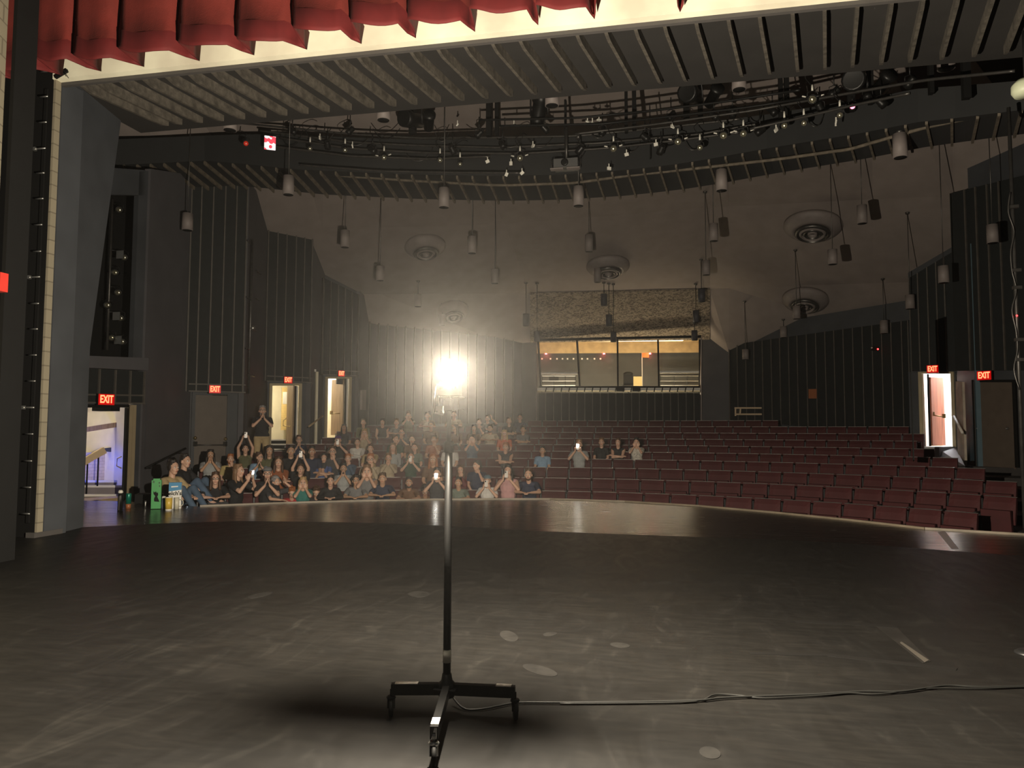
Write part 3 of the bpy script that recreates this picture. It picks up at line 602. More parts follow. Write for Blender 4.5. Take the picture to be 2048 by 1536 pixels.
# small hook and arm at the top of the block edge
hk = thing('hook_arm', 'short black arm hanging from a wire at the top of the proscenium corner', 'bracket', PY(122, 150, 8.9))
mb = MB(); mb.bar(PY(111, 155, 8.96), PY(135, 141, 8.96), .03, .045); part(mb, 'arm', M['black'], hk)
mb = MB(); mb.tube([PY(118, 127, 8.9), PY(137, 156, 8.9)], .005, 6); part(mb, 'wire', M['black'], hk)

# ============================================================ LIGHTING SLOT FIXTURES (left alcove)
def small_spot(name, label, c, aim, s, m=None, lens=None, group=None, hang=None):
    root = thing(name, label, 'stage light', c, group=group); aim = V(aim).normalized(); m = m or M['blackm']
    mb = MB(); mb.lathe(c-aim*s*.9, [(0, 0), (s*.45, 0), (s*.55, s*.15), (s*.55, s*.9), (s*.62, s*1.0), (s*.62, s*1.7), (s*.5, s*1.7), (s*.5, s*1.62), (0, s*1.62)], 14, axis=aim); bo = part(mb, 'lamp_body', m, root)
    mb = MB(); mb.lathe(c+aim*s*.66, [(0, 0), (s*.48, 0), (s*.4, s*.1), (s*.2, s*.17), (0, s*.18)], 14, axis=aim); under(part(mb, 'lens', lens or LENS, root), bo)
    mb = MB(); hx = V((1, 0, 0)); t = hang if hang else c+V((0, 0, s*2.0))
    mb.tube([c+hx*s*.68, c+hx*s*.68+V((0, 0, s*.9)), V((c.x, c.y, c.z+s*1.15)), c-hx*s*.68+V((0, 0, s*.9)), c-hx*s*.68], s*.07, 6); mb.tube([V((c.x, c.y, c.z+s*1.1)), t], s*.1, 6); part(mb, 'yoke', m, root)
    return root
LENS = mat('lens_glass', (.75, .70, .50), .12, .9)
WHITEP = mat('clip_white', (.8, .78, .7), .5)
slot = Wall(160, 17.7, 290, 19.3)
bp = slot.p(214, 700); tp = slot.p(214, 395)
mb = MB(); mb.tube([bp, V((bp.x, bp.y, tp.z))], .03, 8); mb.build('boom_pipe', M['pipe'], label='vertical boom pipe inside the dark lighting slot', cat='pipe')
for i, (x, y) in enumerate([(250, 515), (232, 545), (238, 585), (243, 636), (246, 683), (225, 675), (240, 420), (217, 610)]):
    c = slot.p(x, y); o = small_spot('boom_light', '%s dark spotlight from the top of the lighting slot by the left wall' % ordn(sorted([420, 515, 545, 585, 610, 636, 675, 683]).index(y)), c, (.5, -1, -.25), .14, group='spotlights in the left lighting slot', hang=V((bp.x, bp.y, c.z+.1)))
    if i in (0, 3, 4):
        mb = MB(); mb.box(c+V((.1, -.3, 0)), (.2, .02, .2)); part(mb, 'colour_frame', M['steel'], o)

# ============================================================ BOOTH
booth = WB
mb = MB()
for q in ((1069, 590, 684, 1404, 590, 676), ): WB.piece(mb, *q, th=.2)
mb.build('wall_back', M['greyw'], kind='structure')
panel(WB, 'battened panel below the control booth window', 1073, 786, 862, 1403, 786, 862, [1076+15.6*i for i in range(22)], off=.06)
# window sill with the stubs of the battens
sl = thing('window_sill', 'brightly lit sill with dark ribs under the booth window', 'window sill', WB.p(1238, 782))
mb = MB(); mb.bar(WB.p(1074, 779, .1), WB.p(1402, 779, .1), .4, .12); part(mb, 'ledge', M['white'], sl)
for i in range(21):
    x = 1091+15.5*i; mb = MB(); mb.bar(WB.p(x, 784, .33), WB.p(x+2, 774, .33), .05, .04); part(mb, 'rib', M['black'], sl)
wn = bpy.data.objects.new('window_1', None); COL.objects.link(wn); wn.location = WB.p(1238, 778); wn['kind'] = 'structure'
mb = MB(); FR = [(1078, 1082), (1156, 1160), (1233, 1236), (1315, 1318), (1399, 1401)]
for xt, xb in [(1076, 1082), (1154, 1160), (1235, 1236), (1316, 1318), (1399, 1400)]:
    mb.bar(WB.p(xb, 776, .1), WB.p(xt, 679, .6), .07, .09)
mb.bar(WB.p(1073, 680, .6), WB.p(1402, 673, .6), .12, .1); mb.bar(WB.p(1078, 774, .12), WB.p(1402, 774, .12), .08, .07); part(mb, 'window_frame', M['black'], wn)
for xa, xb, y in ((1081, 1155, 746.5), (1318, 1398, 744)):
    mb = MB(); mb.bar(WB.p(xa, y, .2), WB.p(xb, y, .2), .08, .09); part(mb, 'sliding_rail', M['white'], wn)
gl = bpy.data.materials.new('thin_glass'); gl.use_nodes = True; g_ = gl.node_tree; g_.nodes.clear(); tr = g_.nodes.new('ShaderNodeBsdfTransparent'); gs = g_.nodes.new('ShaderNodeBsdfGlossy'); gs.inputs['Roughness'].default_value = .05; mx = g_.nodes.new('ShaderNodeMixShader'); mx.inputs[0].default_value = .05; oo = g_.nodes.new('ShaderNodeOutputMaterial')
g_.links.new(tr.outputs[0], mx.inputs[1]); g_.links.new(gs.outputs[0], mx.inputs[2]); g_.links.new(mx.outputs[0], oo.inputs[0])
for xa, xb in ((1160, 1234), (1237, 1315)):
    mb = MB(); mb.slab([WB.p(xa, 772, .12), WB.p(xb, 772, .12), WB.p(xb, 682, .56), WB.p(xa, 682, .56)], (0, -.008, 0)); part(mb, 'glass_pane', gl, wn)
# side cheeks
for x in (1073, 1402):
    mb = MB(); mb.bar(WB.p(x, 850, .2), WB.p(x, 676, .55), .05, .25); mb.build('trim_7', M['pend'], kind='structure')
# booth room
BR = Wall(1072, 34.6, 1404, 34.0); nB = WB.n()
def bz(y, d): return 1.5+(862-y)/F*d
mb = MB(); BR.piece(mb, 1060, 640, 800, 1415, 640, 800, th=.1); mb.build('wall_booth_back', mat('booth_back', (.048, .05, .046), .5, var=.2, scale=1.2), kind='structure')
f0, f1 = WB.p(1068, 784), WB.p(1408, 784); b0, b1 = BR.p(1055, 784), BR.p(1420, 784); zf = f0.z-.3; zcb = 5.55
for q in ((f0, b0), (f1, b1)): 
    mb = MB(); mb.slab([V((q[0].x, q[0].y, zf)), V((q[1].x, q[1].y, zf)), V((q[1].x, q[1].y, zcb)), V((q[0].x, q[0].y, zcb))], (.05, 0, 0)); mb.build('wall_booth_side', M['cream'], kind='structure')
mb = MB(); mb.slab([V((p.x, p.y, zf)) for p in (f0, f1, b1, b0)], (0, 0, -.05)); mb.build('floor', M['cream'], kind='structure')
mb = MB(); mb.slab([V((p.x, p.y, zcb)) for p in (f0, f1, b1, b0)], (0, 0, .05)); mb.build('ceiling', mat('booth_ceiling', (.40, .29, .15), .6, var=.2, scale=3), kind='structure')
mb = MB(); mb.box(BR.p(1238, 694, .35), (8.6, .06, .55), Matrix.Rotation(math.atan2(f1.y-f0.y, f1.x-f0.x), 3, 'Z')); mb.build('trim_8', MATS['booth_ceiling'], kind='structure')
BS = Wall(1072, 33.4, 1404, 32.8)
def bthing(name, label, cat, x0, x1, y0, y1, m, th=.08, w=BR, off=.2, es=None):
    mb = MB(); w.piece(mb, x0, y0, y1, x1, y0, y1, th=th, off=off); return mb.build(name, m, label=label, cat=cat)
ra = Matrix.Rotation(math.atan2(f1.y-f0.y, f1.x-f0.x), 3, 'Z')
for x, pl_ in ((1092, 'at its left end'), (1208, 'near its middle'), (1300, 'towards its right end')):
    c = BR.p(x, 703, .3); rt_ = thing('wall_lamp', 'small lamp with red glow on the booth back wall, '+pl_, 'lamp', c)
    mb = MB(); mb.box(c, (.17, .08, .09), ra); part(mb, 'lamp_case', emat('booth_lamp', (1, .85, .6), 4), rt_)
    mb = MB(); mb.lathe(c-V((0, 0, .12)), [(0, 0), (.05, 0), (.03, .06), (0, .06)], 10); part(mb, 'red_bulb', emat('booth_red', (1, .03, .04), 40), rt_)
bthing('poster', 'orange sheet on the booth back wall beside the right lamp', 'poster', 1284, 1298, 701, 715, mat('orange_sheet', (.85, .25, .06), .6), .02, off=.12)
bthing('notice', 'yellowish paper notice low on the booth back wall', 'notice', 1267, 1284, 753, 772, mat('yellow_paper', (.75, .62, .30), .6), .02, off=.12)
ch_ = thing('office_chair', 'dark chair with rounded back inside the control booth', 'chair', BR.p(1256, 775, .9))
mb = MB(); BR.piece(mb, 1247, 746, 770, 1266, 746, 770, th=.06, off=.9); mb.ell(BR.p(1256.5, 747, .93), (.2, .04, .08)); part(mb, 'backrest', M['black'], ch_)
c_ = BR.p(1256.5, 773, .9); mb = MB(); mb.box((c_.x, c_.y-.2, c_.z), (.45, .42, .07)); part(mb, 'seat', M['black'], ch_); mb = MB(); mb.tube([(c_.x, c_.y-.2, c_.z), (c_.x, c_.y-.2, zf)], .03); part(mb, 'post', M['blackm'], ch_)
for lb, xa, xb in (('open grid shelf with equipment behind the left booth window', 1084, 1151), ('open grid shelf behind the right booth window', 1321, 1397)):
    sh_ = thing('storage_shelf', lb, 'shelf', BS.p(xa, 770))
    for y in (752, 762, 771):
        mb = MB(); BS.piece(mb, xa, y-.6, y+.6, xb, y-.6, y+.6, th=.3, off=0); part(mb, 'shelf_board', M['steel'], sh_)
    for t in (0, .36, .7, 1):
        q = BS.p(lerp(xa, xb, t), 760, -.1); mb = MB(); mb.bar((q.x, q.y, zf), (q.x, q.y, BS.p(xa, 751).z), .04, .04, up=V((0, 1, 0))); part(mb, 'upright', M['blackm'], sh_)
bthing('equipment_rack', 'small dark equipment rack behind the left booth window', 'equipment', 1098, 1117, 753.5, 761.5, M['black'], .2, w=BS, off=.0)
bthing('door_trim', 'pale vertical door trim on the booth back wall', 'trim', 1283.5, 1285, 700, 772, M['white'], .03, off=.1)
for i, x in enumerate([1084, 1101, 1114, 1125, 1135, 1147, 1164, 1175, 1189, 1201]):
    bthing('wall_hook', '%s small white hook from the left on the booth back wall' % ordn(i), 'hook', x-1.5, x+1.5, 716, 719, M['white'], .05, off=.12)
for x, wl in ((1241, 'dark equipment box hanging on the sill, left one'), (1273, 'dark equipment box hanging on the sill, right one')):
    bthing('equipment_box', wl, 'equipment', x-8, x+8, 772, 782, M['black'], .15, w=WB, off=.5)
bl = MB(); bl.box((f0+f1)/2+V((0, 1.2, 0))+V((0, 0, zcb-.06-((f0+f1)/2).z)), (5.5, .25, .05), ra); bl.build('ceiling_light', emat('booth_strip', (1, .78, .45), 2.2), label='long strip lamp on the control booth ceiling', cat='ceiling light')
dl = MB(); dl.box((f0+f1)/2+V((0, .55, 0))+V((0, 0, .12)), (6.0, .12, .05), ra); dl.build('desk_light', emat('booth_desk', (1, .82, .55), 26), label='bright desk lamp strip along the booth window sill', cat='desk lamp')

# wooden bench frame behind the last row
bn = thing('wooden_frame', 'pale open wooden frame standing behind the last seat row', 'wooden frame', P5w.p(1506, 832, 1.0))
w_ = Wall(1458, 30.2, 1560, 29.6)
for a, b in (((1469, 816), (1544, 816)), ((1470, 828.5), (1543, 828.5)), ((1471, 816), (1471, 832)), ((1541, 816), (1541, 832)), ((1481, 816), (1480, 830)), ((1545, 816), (1546, 830))):
    mb = MB(); mb.bar(w_.p(*a), w_.p(*b), .09, .06); part(mb, 'board', mat('frame_wood', (.58, .44, .28), .6), bn)
# motion sensor with red light
c = P5w.p(1750, 697, .3); s_ = thing('wall_sensor', 'small box with a red light high on the battened back wall', 'sensor', c)
mb = MB(); mb.box(c, (.22, .1, .14)); part(mb, 'case', M['black'], s_); mb = MB(); mb.ell(c+V((.08, -.06, -.03)), .03, n=8, k=6); part(mb, 'indicator', emat('ind_red', (1, .02, .02), 6), s_); mb = MB(); mb.ell(c+V((-.12, -.06, .02)), .03, n=8, k=6); part(mb, 'clip', WHITEP, s_)

# stairs and ramp in the leftmost lobby
z0, z1, n, u, A, B, Cc, Dd = cor1
W0b = Wall(150, 18.5, 262, 19.5)   # back wall of the lobby: brick below, plaster above
mb = MB(); W0b.piece(mb, 140, 905, 1010, 262, 905, 1010, th=.1); mb.build('wall_lobby_brick', M['brickw'], kind='structure')
st = thing('stair', 'blue-lit steps with pale nosings inside the leftmost doorway', 'stairs', W0b.p(210, 1000, .5))
for i, (ya, yb, o_f) in enumerate([(990, 997, 1.1), (972, 982, .7), (962, 968, .35)]):
    w2_ = Wall(150, 18.4-o_f*.8, 262, 19.4-o_f*.8); mb = MB(); w2_.piece(mb, 160, ya, 1000, 250, ya, 1000, th=.28); part(mb, 'step', M['pend'], st)
    mb = MB(); w2_.piece(mb, 160, ya-1.5, ya+3, 250, ya-1.5, ya+3, th=.04, off=.03); part(mb, 'nosing', M['white'], st)
WR = Wall(150, 17.8, 262, 18.8)
rp_ = thing('ramp_rail', 'sloping pale rail with dark posts and blue light inside the leftmost doorway', 'handrail', WR.p(180, 985))
mb = MB(); mb.bar(WR.p(160, 928), WR.p(209, 900), .1, .16); part(mb, 'rail_board', MATS['frame_wood'], rp_)
for x, ya, yb in ((175, 928, 988), (197, 912, 972)):
    mb = MB(); a = WR.p(x, ya); mb.tube([a, V((a.x, a.y, WR.p(x, yb).z))], .02, 6); part(mb, 'post', M['black'], rp_)
mb = MB(); mb.bar(WR.p(170, 926, -.06), WR.p(206, 907, -.06), .04, .03); part(mb, 'light_strip', emat('blue_led', (.04, .10, 1), 60), rp_, 'glowing blue light strip')
mb = MB(); mb.bar(W0b.p(160, 861, .3), W0b.p(236, 849, .3), .08, .12); mb.build('handrail', M['wood'], label='brown wooden handrail on the lobby wall inside the leftmost doorway', cat='handrail')
mb = MB(); W0b.piece(mb, 234, 800, 905, 249, 800, 905, th=.1, off=.25); mb.build('trim_9', M['tan'], kind='structure')
mb = MB(); W0b.piece(mb, 209, 897, 903, 236, 893, 905, th=.1, off=.2); mb.build('ledge', M['grey'], label='dark ledge above the brick wall inside the leftmost doorway', cat='ledge')
mb = MB(); mb.box(W0.p(212, 818, -.3), (.5, .3, .1)); mb.build('door_closer', M['black'], label='dark door closer hanging in the top of the leftmost doorway', cat='door closer')
# steps behind the middle doorway
st = thing('stair', 'dark steps with pale edges inside the middle doorway', 'stairs', W3d.p(558, 912, -.6))
for i, y in enumerate([908, 899, 889, 880]):
    mb = MB(); w2_ = Wall(533, 24.3+.3*i, 590, 24.8+.3*i); w2_.piece(mb, 541, y, 916, 575, y, 916, th=.3); part(mb, 'step', M['black'] if i % 1 == 0 else M['white'], st)
    mb = MB(); w2_.piece(mb, 541, y-1.5, y+1.2, 575, y-1.5, y+1.2, th=.05, off=.02); part(mb, 'nosing', M['white'], st)
n3 = W3d.n(); plate(Wall(533, 25.9, 623, 26.7), 566, 575, 784, 808, .0, .03, M['white'], 'notice_sheet', 'white framed notice on the corridor wall behind the middle door', 'notice')
mb = MB(); Wall(533, 26.6, 623, 27.4).piece(mb, 563, 775, 860, 590, 775, 860, th=.03, off=0); mb.build('wall_corridor_brick', brick('yellow_brick', (.75, .55, .22), (.68, .5, .2), (.5, .38, .18), 3.2), kind='structure')
# ============================================================ CURTAIN (valance)
YC = 8.35
def valance(x0, x1, zbot, ztop=9.2, seed=3, name='stage_curtain', label='', holes=None):
    rnd = random.Random(seed); xs_ = []; ys = []; zs = []
    X = x0; ph = []
    while X < x1:
        wd = rnd.uniform(.48, .72); gap = .13; sag = rnd.uniform(-.03, .05)
        n = 9
        for i in range(n): 
            t = i/(n-1); xs_.append(X+wd*t); ys.append(YC-.10-.07*math.sin(math.pi*t)+.02*math.sin(7*t+X)); zs.append(zbot+.0+sag-.07*math.sin(math.pi*t)+.05*(1-t)-.04*t)
        xs_ += [X+wd+.02, X+wd+gap*.5, X+wd+gap-.02]; ys += [YC+.20, YC+.42, YC+.20]; zs += [zbot+.03, zbot+.08, zbot+.05]
        X += wd+gap
    rows = [0, .05, .25, .26, .6, 1.4, ztop-zbot]
    mb = MB(); n = len(xs_); vs = []
    for k, h in enumerate(rows):
        for i in range(n):
            fl_ = 1 if k < 4 else .9
            vs.append((xs_[i]+.012*math.sin(9*h+i), YC+(ys[i]-YC)*fl_*(1.08 if k == 2 else 1), zs[i]*(1 if k < 6 else 0)+(h if k < 6 else ztop)))
    for k in range(len(rows)-1):
        mb.m = 1 if k < 2 else 0
        mb.add(vs[k*n:(k+2)*n], [(i, i+1, n+i+1, n+i) for i in range(n-1)], True)
    o = mb.build(name, [M['curtain'], M['hem']], label=label, cat='curtain')
    md = o.modifiers.new('solid', 'SOLIDIFY'); md.thickness = .015; return o
zv = PY(600, 72, YC).z-.03; zL = PY(100, 125, YC).z; zR = PY(1100, 6, YC).z
xL = PY(-30, 120, YC).x; xM = PY(1128, 0, YC).x; xG0 = PY(1245, 0, YC).x; xG1 = PY(1295, 0, YC).x
valance(xL-1.2, xM, zv, label='long pleated red velvet valance hanging in front of the pale header')
valance(xG0, xG1+.0, PY(1268, 8, YC).z, seed=9, label='small separate piece of red valance hanging right of the long one')

# ============================================================ SLATS ABOVE THE STAGE FRONT
XS = [150, 184, 229, 275, 321, 367, 413, 461, 509, 559, 610, 660, 707, 760, 813, 867, 922, 977, 1033, 1090, 1148, 1206, 1266, 1325, 1389, 1454, 1517, 1584, 1649, 1716, 1786, 1850, 1921, 1994, 2066]
DXT = [(150, 185), (184, 178), (413, 159), (660, 130), (922, 101), (1090, 80), (1266, 56), (1389, 38), (1517, 23), (1649, 1), (1786, -24), (1921, -38), (2065, -55)]
for i, x in enumerate(XS):
    a = PY(x, 166-.1072*(x-137), 9.2); e = PY(x+interp(DXT, x), 284-.085*(x+interp(DXT, x)), 10.95)
    zt_ = 6.72; zb_ = a.z-.01; m = V((lerp(a.x, e.x, .16), lerp(a.y, e.y, .16), 0))
    mb = MB(); th = .045
    prof = [V((a.x, a.y, zt_)), V((a.x, a.y, zb_+.02)), V((m.x, m.y, zb_-.045)), V((lerp(a.x, e.x, .93), lerp(a.y, e.y, .93), lerp(zb_-.045, e.z, .9))), V((e.x, e.y, e.z+.03)), V((e.x, e.y, zt_))]
    mb.slab([p-V((th/2, 0, 0)) for p in prof], (th, 0, 0))
    mb.build('ceiling_slat', M['fin'], label='%s wooden slat from the left in the row below the pale header' % ordn(i), cat='ceiling slat', group='wooden slats under the header', loc=V((a.x, a.y, zt_)))
# far slats under the catwalk soffit
xe = 262; i = 0
while xe < 2080:
    D = interp(DT, xe); e = PD(xe, interp(EY, xe), D); s = PD(xe-fdx(xe), interp(EY, xe)-50, D-1.25)
    e2 = PD(xe, interp(EY, xe)-12, D); s2 = PD(xe-fdx(xe), interp(EY, xe)-60, D-1.25)
    sd = (e-s); sd.z = 0; sd = V((sd.y, -sd.x, 0)).normalized()*.045
    mb = MB(); mb.slab([s2-sd/2, s-sd/2, e-sd/2, e2-sd/2], sd)
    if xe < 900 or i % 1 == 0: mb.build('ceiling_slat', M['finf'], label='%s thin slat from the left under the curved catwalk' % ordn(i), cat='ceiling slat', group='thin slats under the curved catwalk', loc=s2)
    xe += .406*F/D*interp([(260, .85), (700, .95), (1200, .98), (2000, .99)], xe)/1.0; i += 1
# curved pipe along the far slats
def arcpipe(tab, doff, r, name, label, m=None, sag=None, step=40):
    x0, x1 = tab[0][0], tab[-1][0]; pts = []
    x = x0
    while x <= x1+1: pts.append(PD(x, interp(tab, x), interp(DT, x)+doff)); x += step
    mb = MB(); mb.tube(smooth(pts, 3), r, 8); return mb.build(name, m or M['pipe'], label=label, cat='pipe')
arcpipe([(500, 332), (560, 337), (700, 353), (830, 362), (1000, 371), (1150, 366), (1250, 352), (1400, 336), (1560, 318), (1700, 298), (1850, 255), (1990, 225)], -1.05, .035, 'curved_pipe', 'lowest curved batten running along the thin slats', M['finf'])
PIPES = [([(480, 246), (560, 254), (700, 268), (830, 276), (1000, 275), (1150, 272), (1300, 258), (1400, 247), (1480, 238)], 'upper curved pipe of the catwalk'),
 ([(520, 262), (700, 284), (830, 291), (1000, 295), (1200, 286), (1400, 268), (1560, 240)], 'second curved pipe of the catwalk'),
 ([(560, 276), (700, 297), (860, 306), (1050, 307), (1220, 296), (1360, 280), (1500, 262)], 'third curved pipe of the catwalk'),
 ([(540, 292), (700, 312), (860, 318), (1000, 312)], 'fourth curved pipe of the catwalk'),
 ([(600, 330), (760, 342), (900, 345), (1040, 346)], 'thin sagging cable under the catwalk on the left'),
 ([(1150, 268), (1300, 250), (1500, 222), (1700, 186), (1850, 160), (2048, 140)], 'straight pipe rising right over the catwalk'),
 ([(960, 240), (1150, 236), (1300, 222), (1450, 203), (1600, 180)], 'high thin pipe behind the catwalk'),
 ([(1000, 252), (1200, 248), (1350, 232), (1500, 214), (1650, 190)], 'second high thin pipe behind the catwalk'),
 ([(1500, 258), (1600, 236), (1700, 212), (1850, 180)], 'lower right pipe of the catwalk')]
for i, (t, l) in enumerate(PIPES): arcpipe(t, -1.5-.12*i, .022 if i in (4,) else .028, 'catwalk_pipe', l, M['blackm'] if i in (6, 7) else M['pipe'])
# vertical hangers
for i, (x, ya, yb, wd) in enumerate([(978, 190, 275, 10), (994, 192, 272, 7), (1252, 170, 268, 6), (1268, 172, 262, 8), (826, 210, 270, 14), (1560, 130, 240, 8), (1572, 130, 235, 9), (1372, 160, 240, 12), (1400, 160, 240, 10), (1131, 250, 325, 4), (1700, 140, 225, 14), (1740, 135, 210, 9), (1860, 110, 190, 8), (1930, 110, 200, 14), (1300, 262, 318, 2)]):
    D = interp(DT, x)-1.6; a = PD(x, ya, D); b = PD(x, yb, D); mb = MB(); mb.bar(V((a.x, a.y, b.z)), V((a.x, a.y, a.z+.6)), wd*D/F, .12, up=V((0, 1, 0)))
    mb.build('hanger_post', M['black'], label='%s black hanger post from the left holding the catwalk' % ordn(sorted([978, 994, 1252, 1268, 826, 1560, 1572, 1372, 1400, 1131, 1700, 1740, 1860, 1930, 1300]).index(x)), cat='post', group='hanger posts of the catwalk')
# stage lights on the catwalk
SP = [(1040, 316, .15), (1227, 297, .15), (1356, 283, .15), (1447, 271, .15), (1487, 267, .14), (1400, 295, .12), (880, 320, .12), (768, 315, .13), (1569, 251, .12), (1608, 246, .11), (1625, 198, .15), (920, 328, .10), (690, 300, .11), (620, 297, .10), (1680, 230, .11)]
for i, (x, y, s) in enumerate(sorted(SP)):
    D = interp(DT, x)-2.3; c = PD(x, y, D); t = PD(x, y-22, D); aim = (CP+V((0, 2, 0))-c)
    o = small_spot('stage_light', '%s spotlight from the left hanging on the curved catwalk' % ordn(i), c, aim, s*.95, group='spotlights on the curved catwalk', hang=V((c.x, c.y, t.z)))
    for q in (-1, 1):
        if s > .12: mb = MB(); mb.tube([c+V((q*.13, -.05, .03)), c+V((q*.20, -.05, .05))], .015, 6); part(mb, 'side_knob', WHITEP, o)
    mb = MB(); mb.tube([c+V((0, 0, .16)), c+V((.0, 0, .28))], .02, 6); part(mb, 'cable_plug', WHITEP, o)
    mb = MB(); mb.tube(smooth([c+V((0, 0, .25)), c+V((-.12, 0, .45)), c+V((.05, .1, .62)), V((c.x+.1, c.y+.3, t.z+.4))]), .009, 5); part(mb, 'cable', M['black'], o)
# darker lamps, turned away, on the upper pipes, and looping cables
DL = [(700, 262), (745, 300), (905, 300), (958, 268), (1005, 290), (1090, 258), (1160, 300), (1290, 275), (1322, 300), (1428, 232), (1465, 225), (1520, 262), (1545, 222), (1640, 215), (1668, 185), (1735, 190), (1762, 205), (655, 290), (585, 262), (1820, 165), (1342, 232), (1205, 262)]
for i, (x, y) in enumerate(sorted(DL)):
    D = interp(DT, x)-2.0; c = PD(x, y, D); an = i*1.9
    small_spot('turned_stage_light', '%s dark lamp from the left turned away on the upper catwalk pipes' % ordn(i), c, (math.cos(an)*.8, .5*math.sin(an)+.3, -.55), .125, lens=M['blackm'], group='lamps turned away on the catwalk', hang=c+V((0, 0, .42)))
rc = random.Random(11)
for i in range(20):
    x = 560+i*62; D = interp(DT, x)-1.7; y = interp(TY, x)+rc.uniform(-22, 25); L = rc.uniform(28, 60); dz = rc.uniform(8, 24)
    mb = MB(); mb.tube(smooth([PD(x, y, D), PD(x+L*.3, y+dz, D-.1), PD(x+L*.7, y+dz*.9, D-.1), PD(x+L, y-rc.uniform(0, 14), D)]), .011, 5)
    mb.build('looping_cable', M['pipe'] if i % 3 else M['black'], label='%s looping cable from the left hanging along the catwalk' % ordn(i), cat='cable', group='looping cables on the catwalk')
# square red colour-filter lamp and its dim neighbour
c = PD(540, 286, interp(DT, 540)-2.6); rt_ = thing('square_stage_light', 'square lamp with a bright red and white filter at the left of the catwalk', 'stage light', c)
mb = MB(); R_ = frame_R((CP-c).normalized()); mb.box(c-R_ @ V((0, 0, .12)), (.28, .32, .2), R_); part(mb, 'lamp_body', M['black'], rt_)
fm_ = bpy.data.materials.new('red_filter'); fm_.use_nodes = True; nt = fm_.node_tree; b_ = nt.nodes['Principled BSDF']; vo = nt.nodes.new('ShaderNodeTexVoronoi'); vo.inputs['Scale'].default_value = 9; tc = nt.nodes.new('ShaderNodeTexCoord'); nt.links.new(tc.outputs['Object'], vo.inputs[0])
rr = nt.nodes.new('ShaderNodeValToRGB'); rr.color_ramp.interpolation = 'CONSTANT'; rr.color_ramp.elements[0].color = (.8, .02, .05, 1); rr.color_ramp.elements[1].position = .5; rr.color_ramp.elements[1].color = (1, .85, .85, 1); nt.links.new(vo.outputs[0], rr.inputs[0]); nt.links.new(rr.outputs[0], b_.inputs['Base Color']); nt.links.new(rr.outputs[0], b_.inputs['Emission Color']); b_.inputs['Emission Strength'].default_value = .7
mb = MB(); mb.box(c, (.26, .32, .012), R_); part(mb, 'colour_filter', fm_, rt_)
c = PD(492, 287, interp(DT, 492)-2.6); small_spot('stage_light', 'dim spotlight with a dull red lens left of the square lamp', c, CP-c, .13, lens=mat('dull_red_lens', (.3, .02, .01), .3, emit=(1, .05, .02), es=.12))
c = PD(1705, 213, interp(DT, 1705)-2.2); small_spot('stage_light', 'small lamp with a glowing pink dot at the right of the catwalk', c, CP-c, .1, lens=emat('pink_dot', (1, .15, .25), 3))
# follow spots / bulky dark shapes
for x, y, l in ((1078, 222, 'long dark follow spot standing behind the catwalk pipes'), (1385, 190, 'cluster of dark lamps at the right of the follow spot'), (1712, 165, 'dark lamp cluster at the far right of the catwalk'), (828, 240, 'bulky dark lamp cluster at the left of the catwalk')):
    D = interp(DT, x)-1.9; c = PD(x, y, D); rt_ = thing('follow_spot', l, 'stage light', c)
    ax = V((.25, -.35, .9)).normalized() if x == 1078 else V((-.3, -.8, -.2)).normalized()
    mb = MB(); mb.lathe(c-ax*.35, [(0, 0), (.14, 0), (.17, .1), (.17, .5), (.21, .55), (.21, .75), (.17, .75), (0, .72)], 16, axis=ax); part(mb, 'lamp_body', M['blackm'], rt_)
    if x != 1078:
        mb = MB(); mb.lathe(c+V((.35, .1, -.2)), [(0, 0), (.12, 0), (.12, .4), (.15, .42), (.15, .5), (0, .5)], 14, axis=V((.3, -.8, .3))); part(mb, 'second_lamp', M['blackm'], rt_)
    mb = MB(); mb.tube([c+V((-.2, 0, -.1)), c+V((-.2, 0, .35)), c+V((.2, 0, .35)), c+V((.2, 0, -.1))], .025, 6); mb.tube([c+V((0, 0, .35)), c+V((0, 0, .9))], .03, 6); part(mb, 'yoke', M['blackm'], rt_)
# projector on a shelf
c = PD(1133, 330, interp(DT, 1133)-1.9); rt_ = thing('projector', 'grey projector in a bracket below the middle of the catwalk', 'projector', c)
mb = MB(); mb.box(c, (.56, .35, .2)); part(mb, 'case', mat('proj_grey', (.10, .10, .10), .5), rt_)
mb = MB(); mb.lathe(c+V((-.02, -.16, 0)), [(0, 0), (.085, 0), (.085, .05), (.06, .06), (0, .04)], 16, axis=(0, -1, 0)); part(mb, 'lens', M['blackm'], rt_)
mb = MB(); mb.tube([c+V((-.33, -.1, .12)), c+V((-.33, -.1, -.13)), c+V((.33, -.1, -.13)), c+V((.33, -.1, .12))], .012, 6); mb.tube([c+V((0, 0, .1)), c+V((0, 0, .9))], .03, 6); part(mb, 'bracket', M['pipe'], rt_)
for q in (-.2, .18):
    mb = MB(); mb.box(c+V((q, -.17, -.15)), (.3, .14, .03)); part(mb, 'shelf_board', M['pend'], rt_)
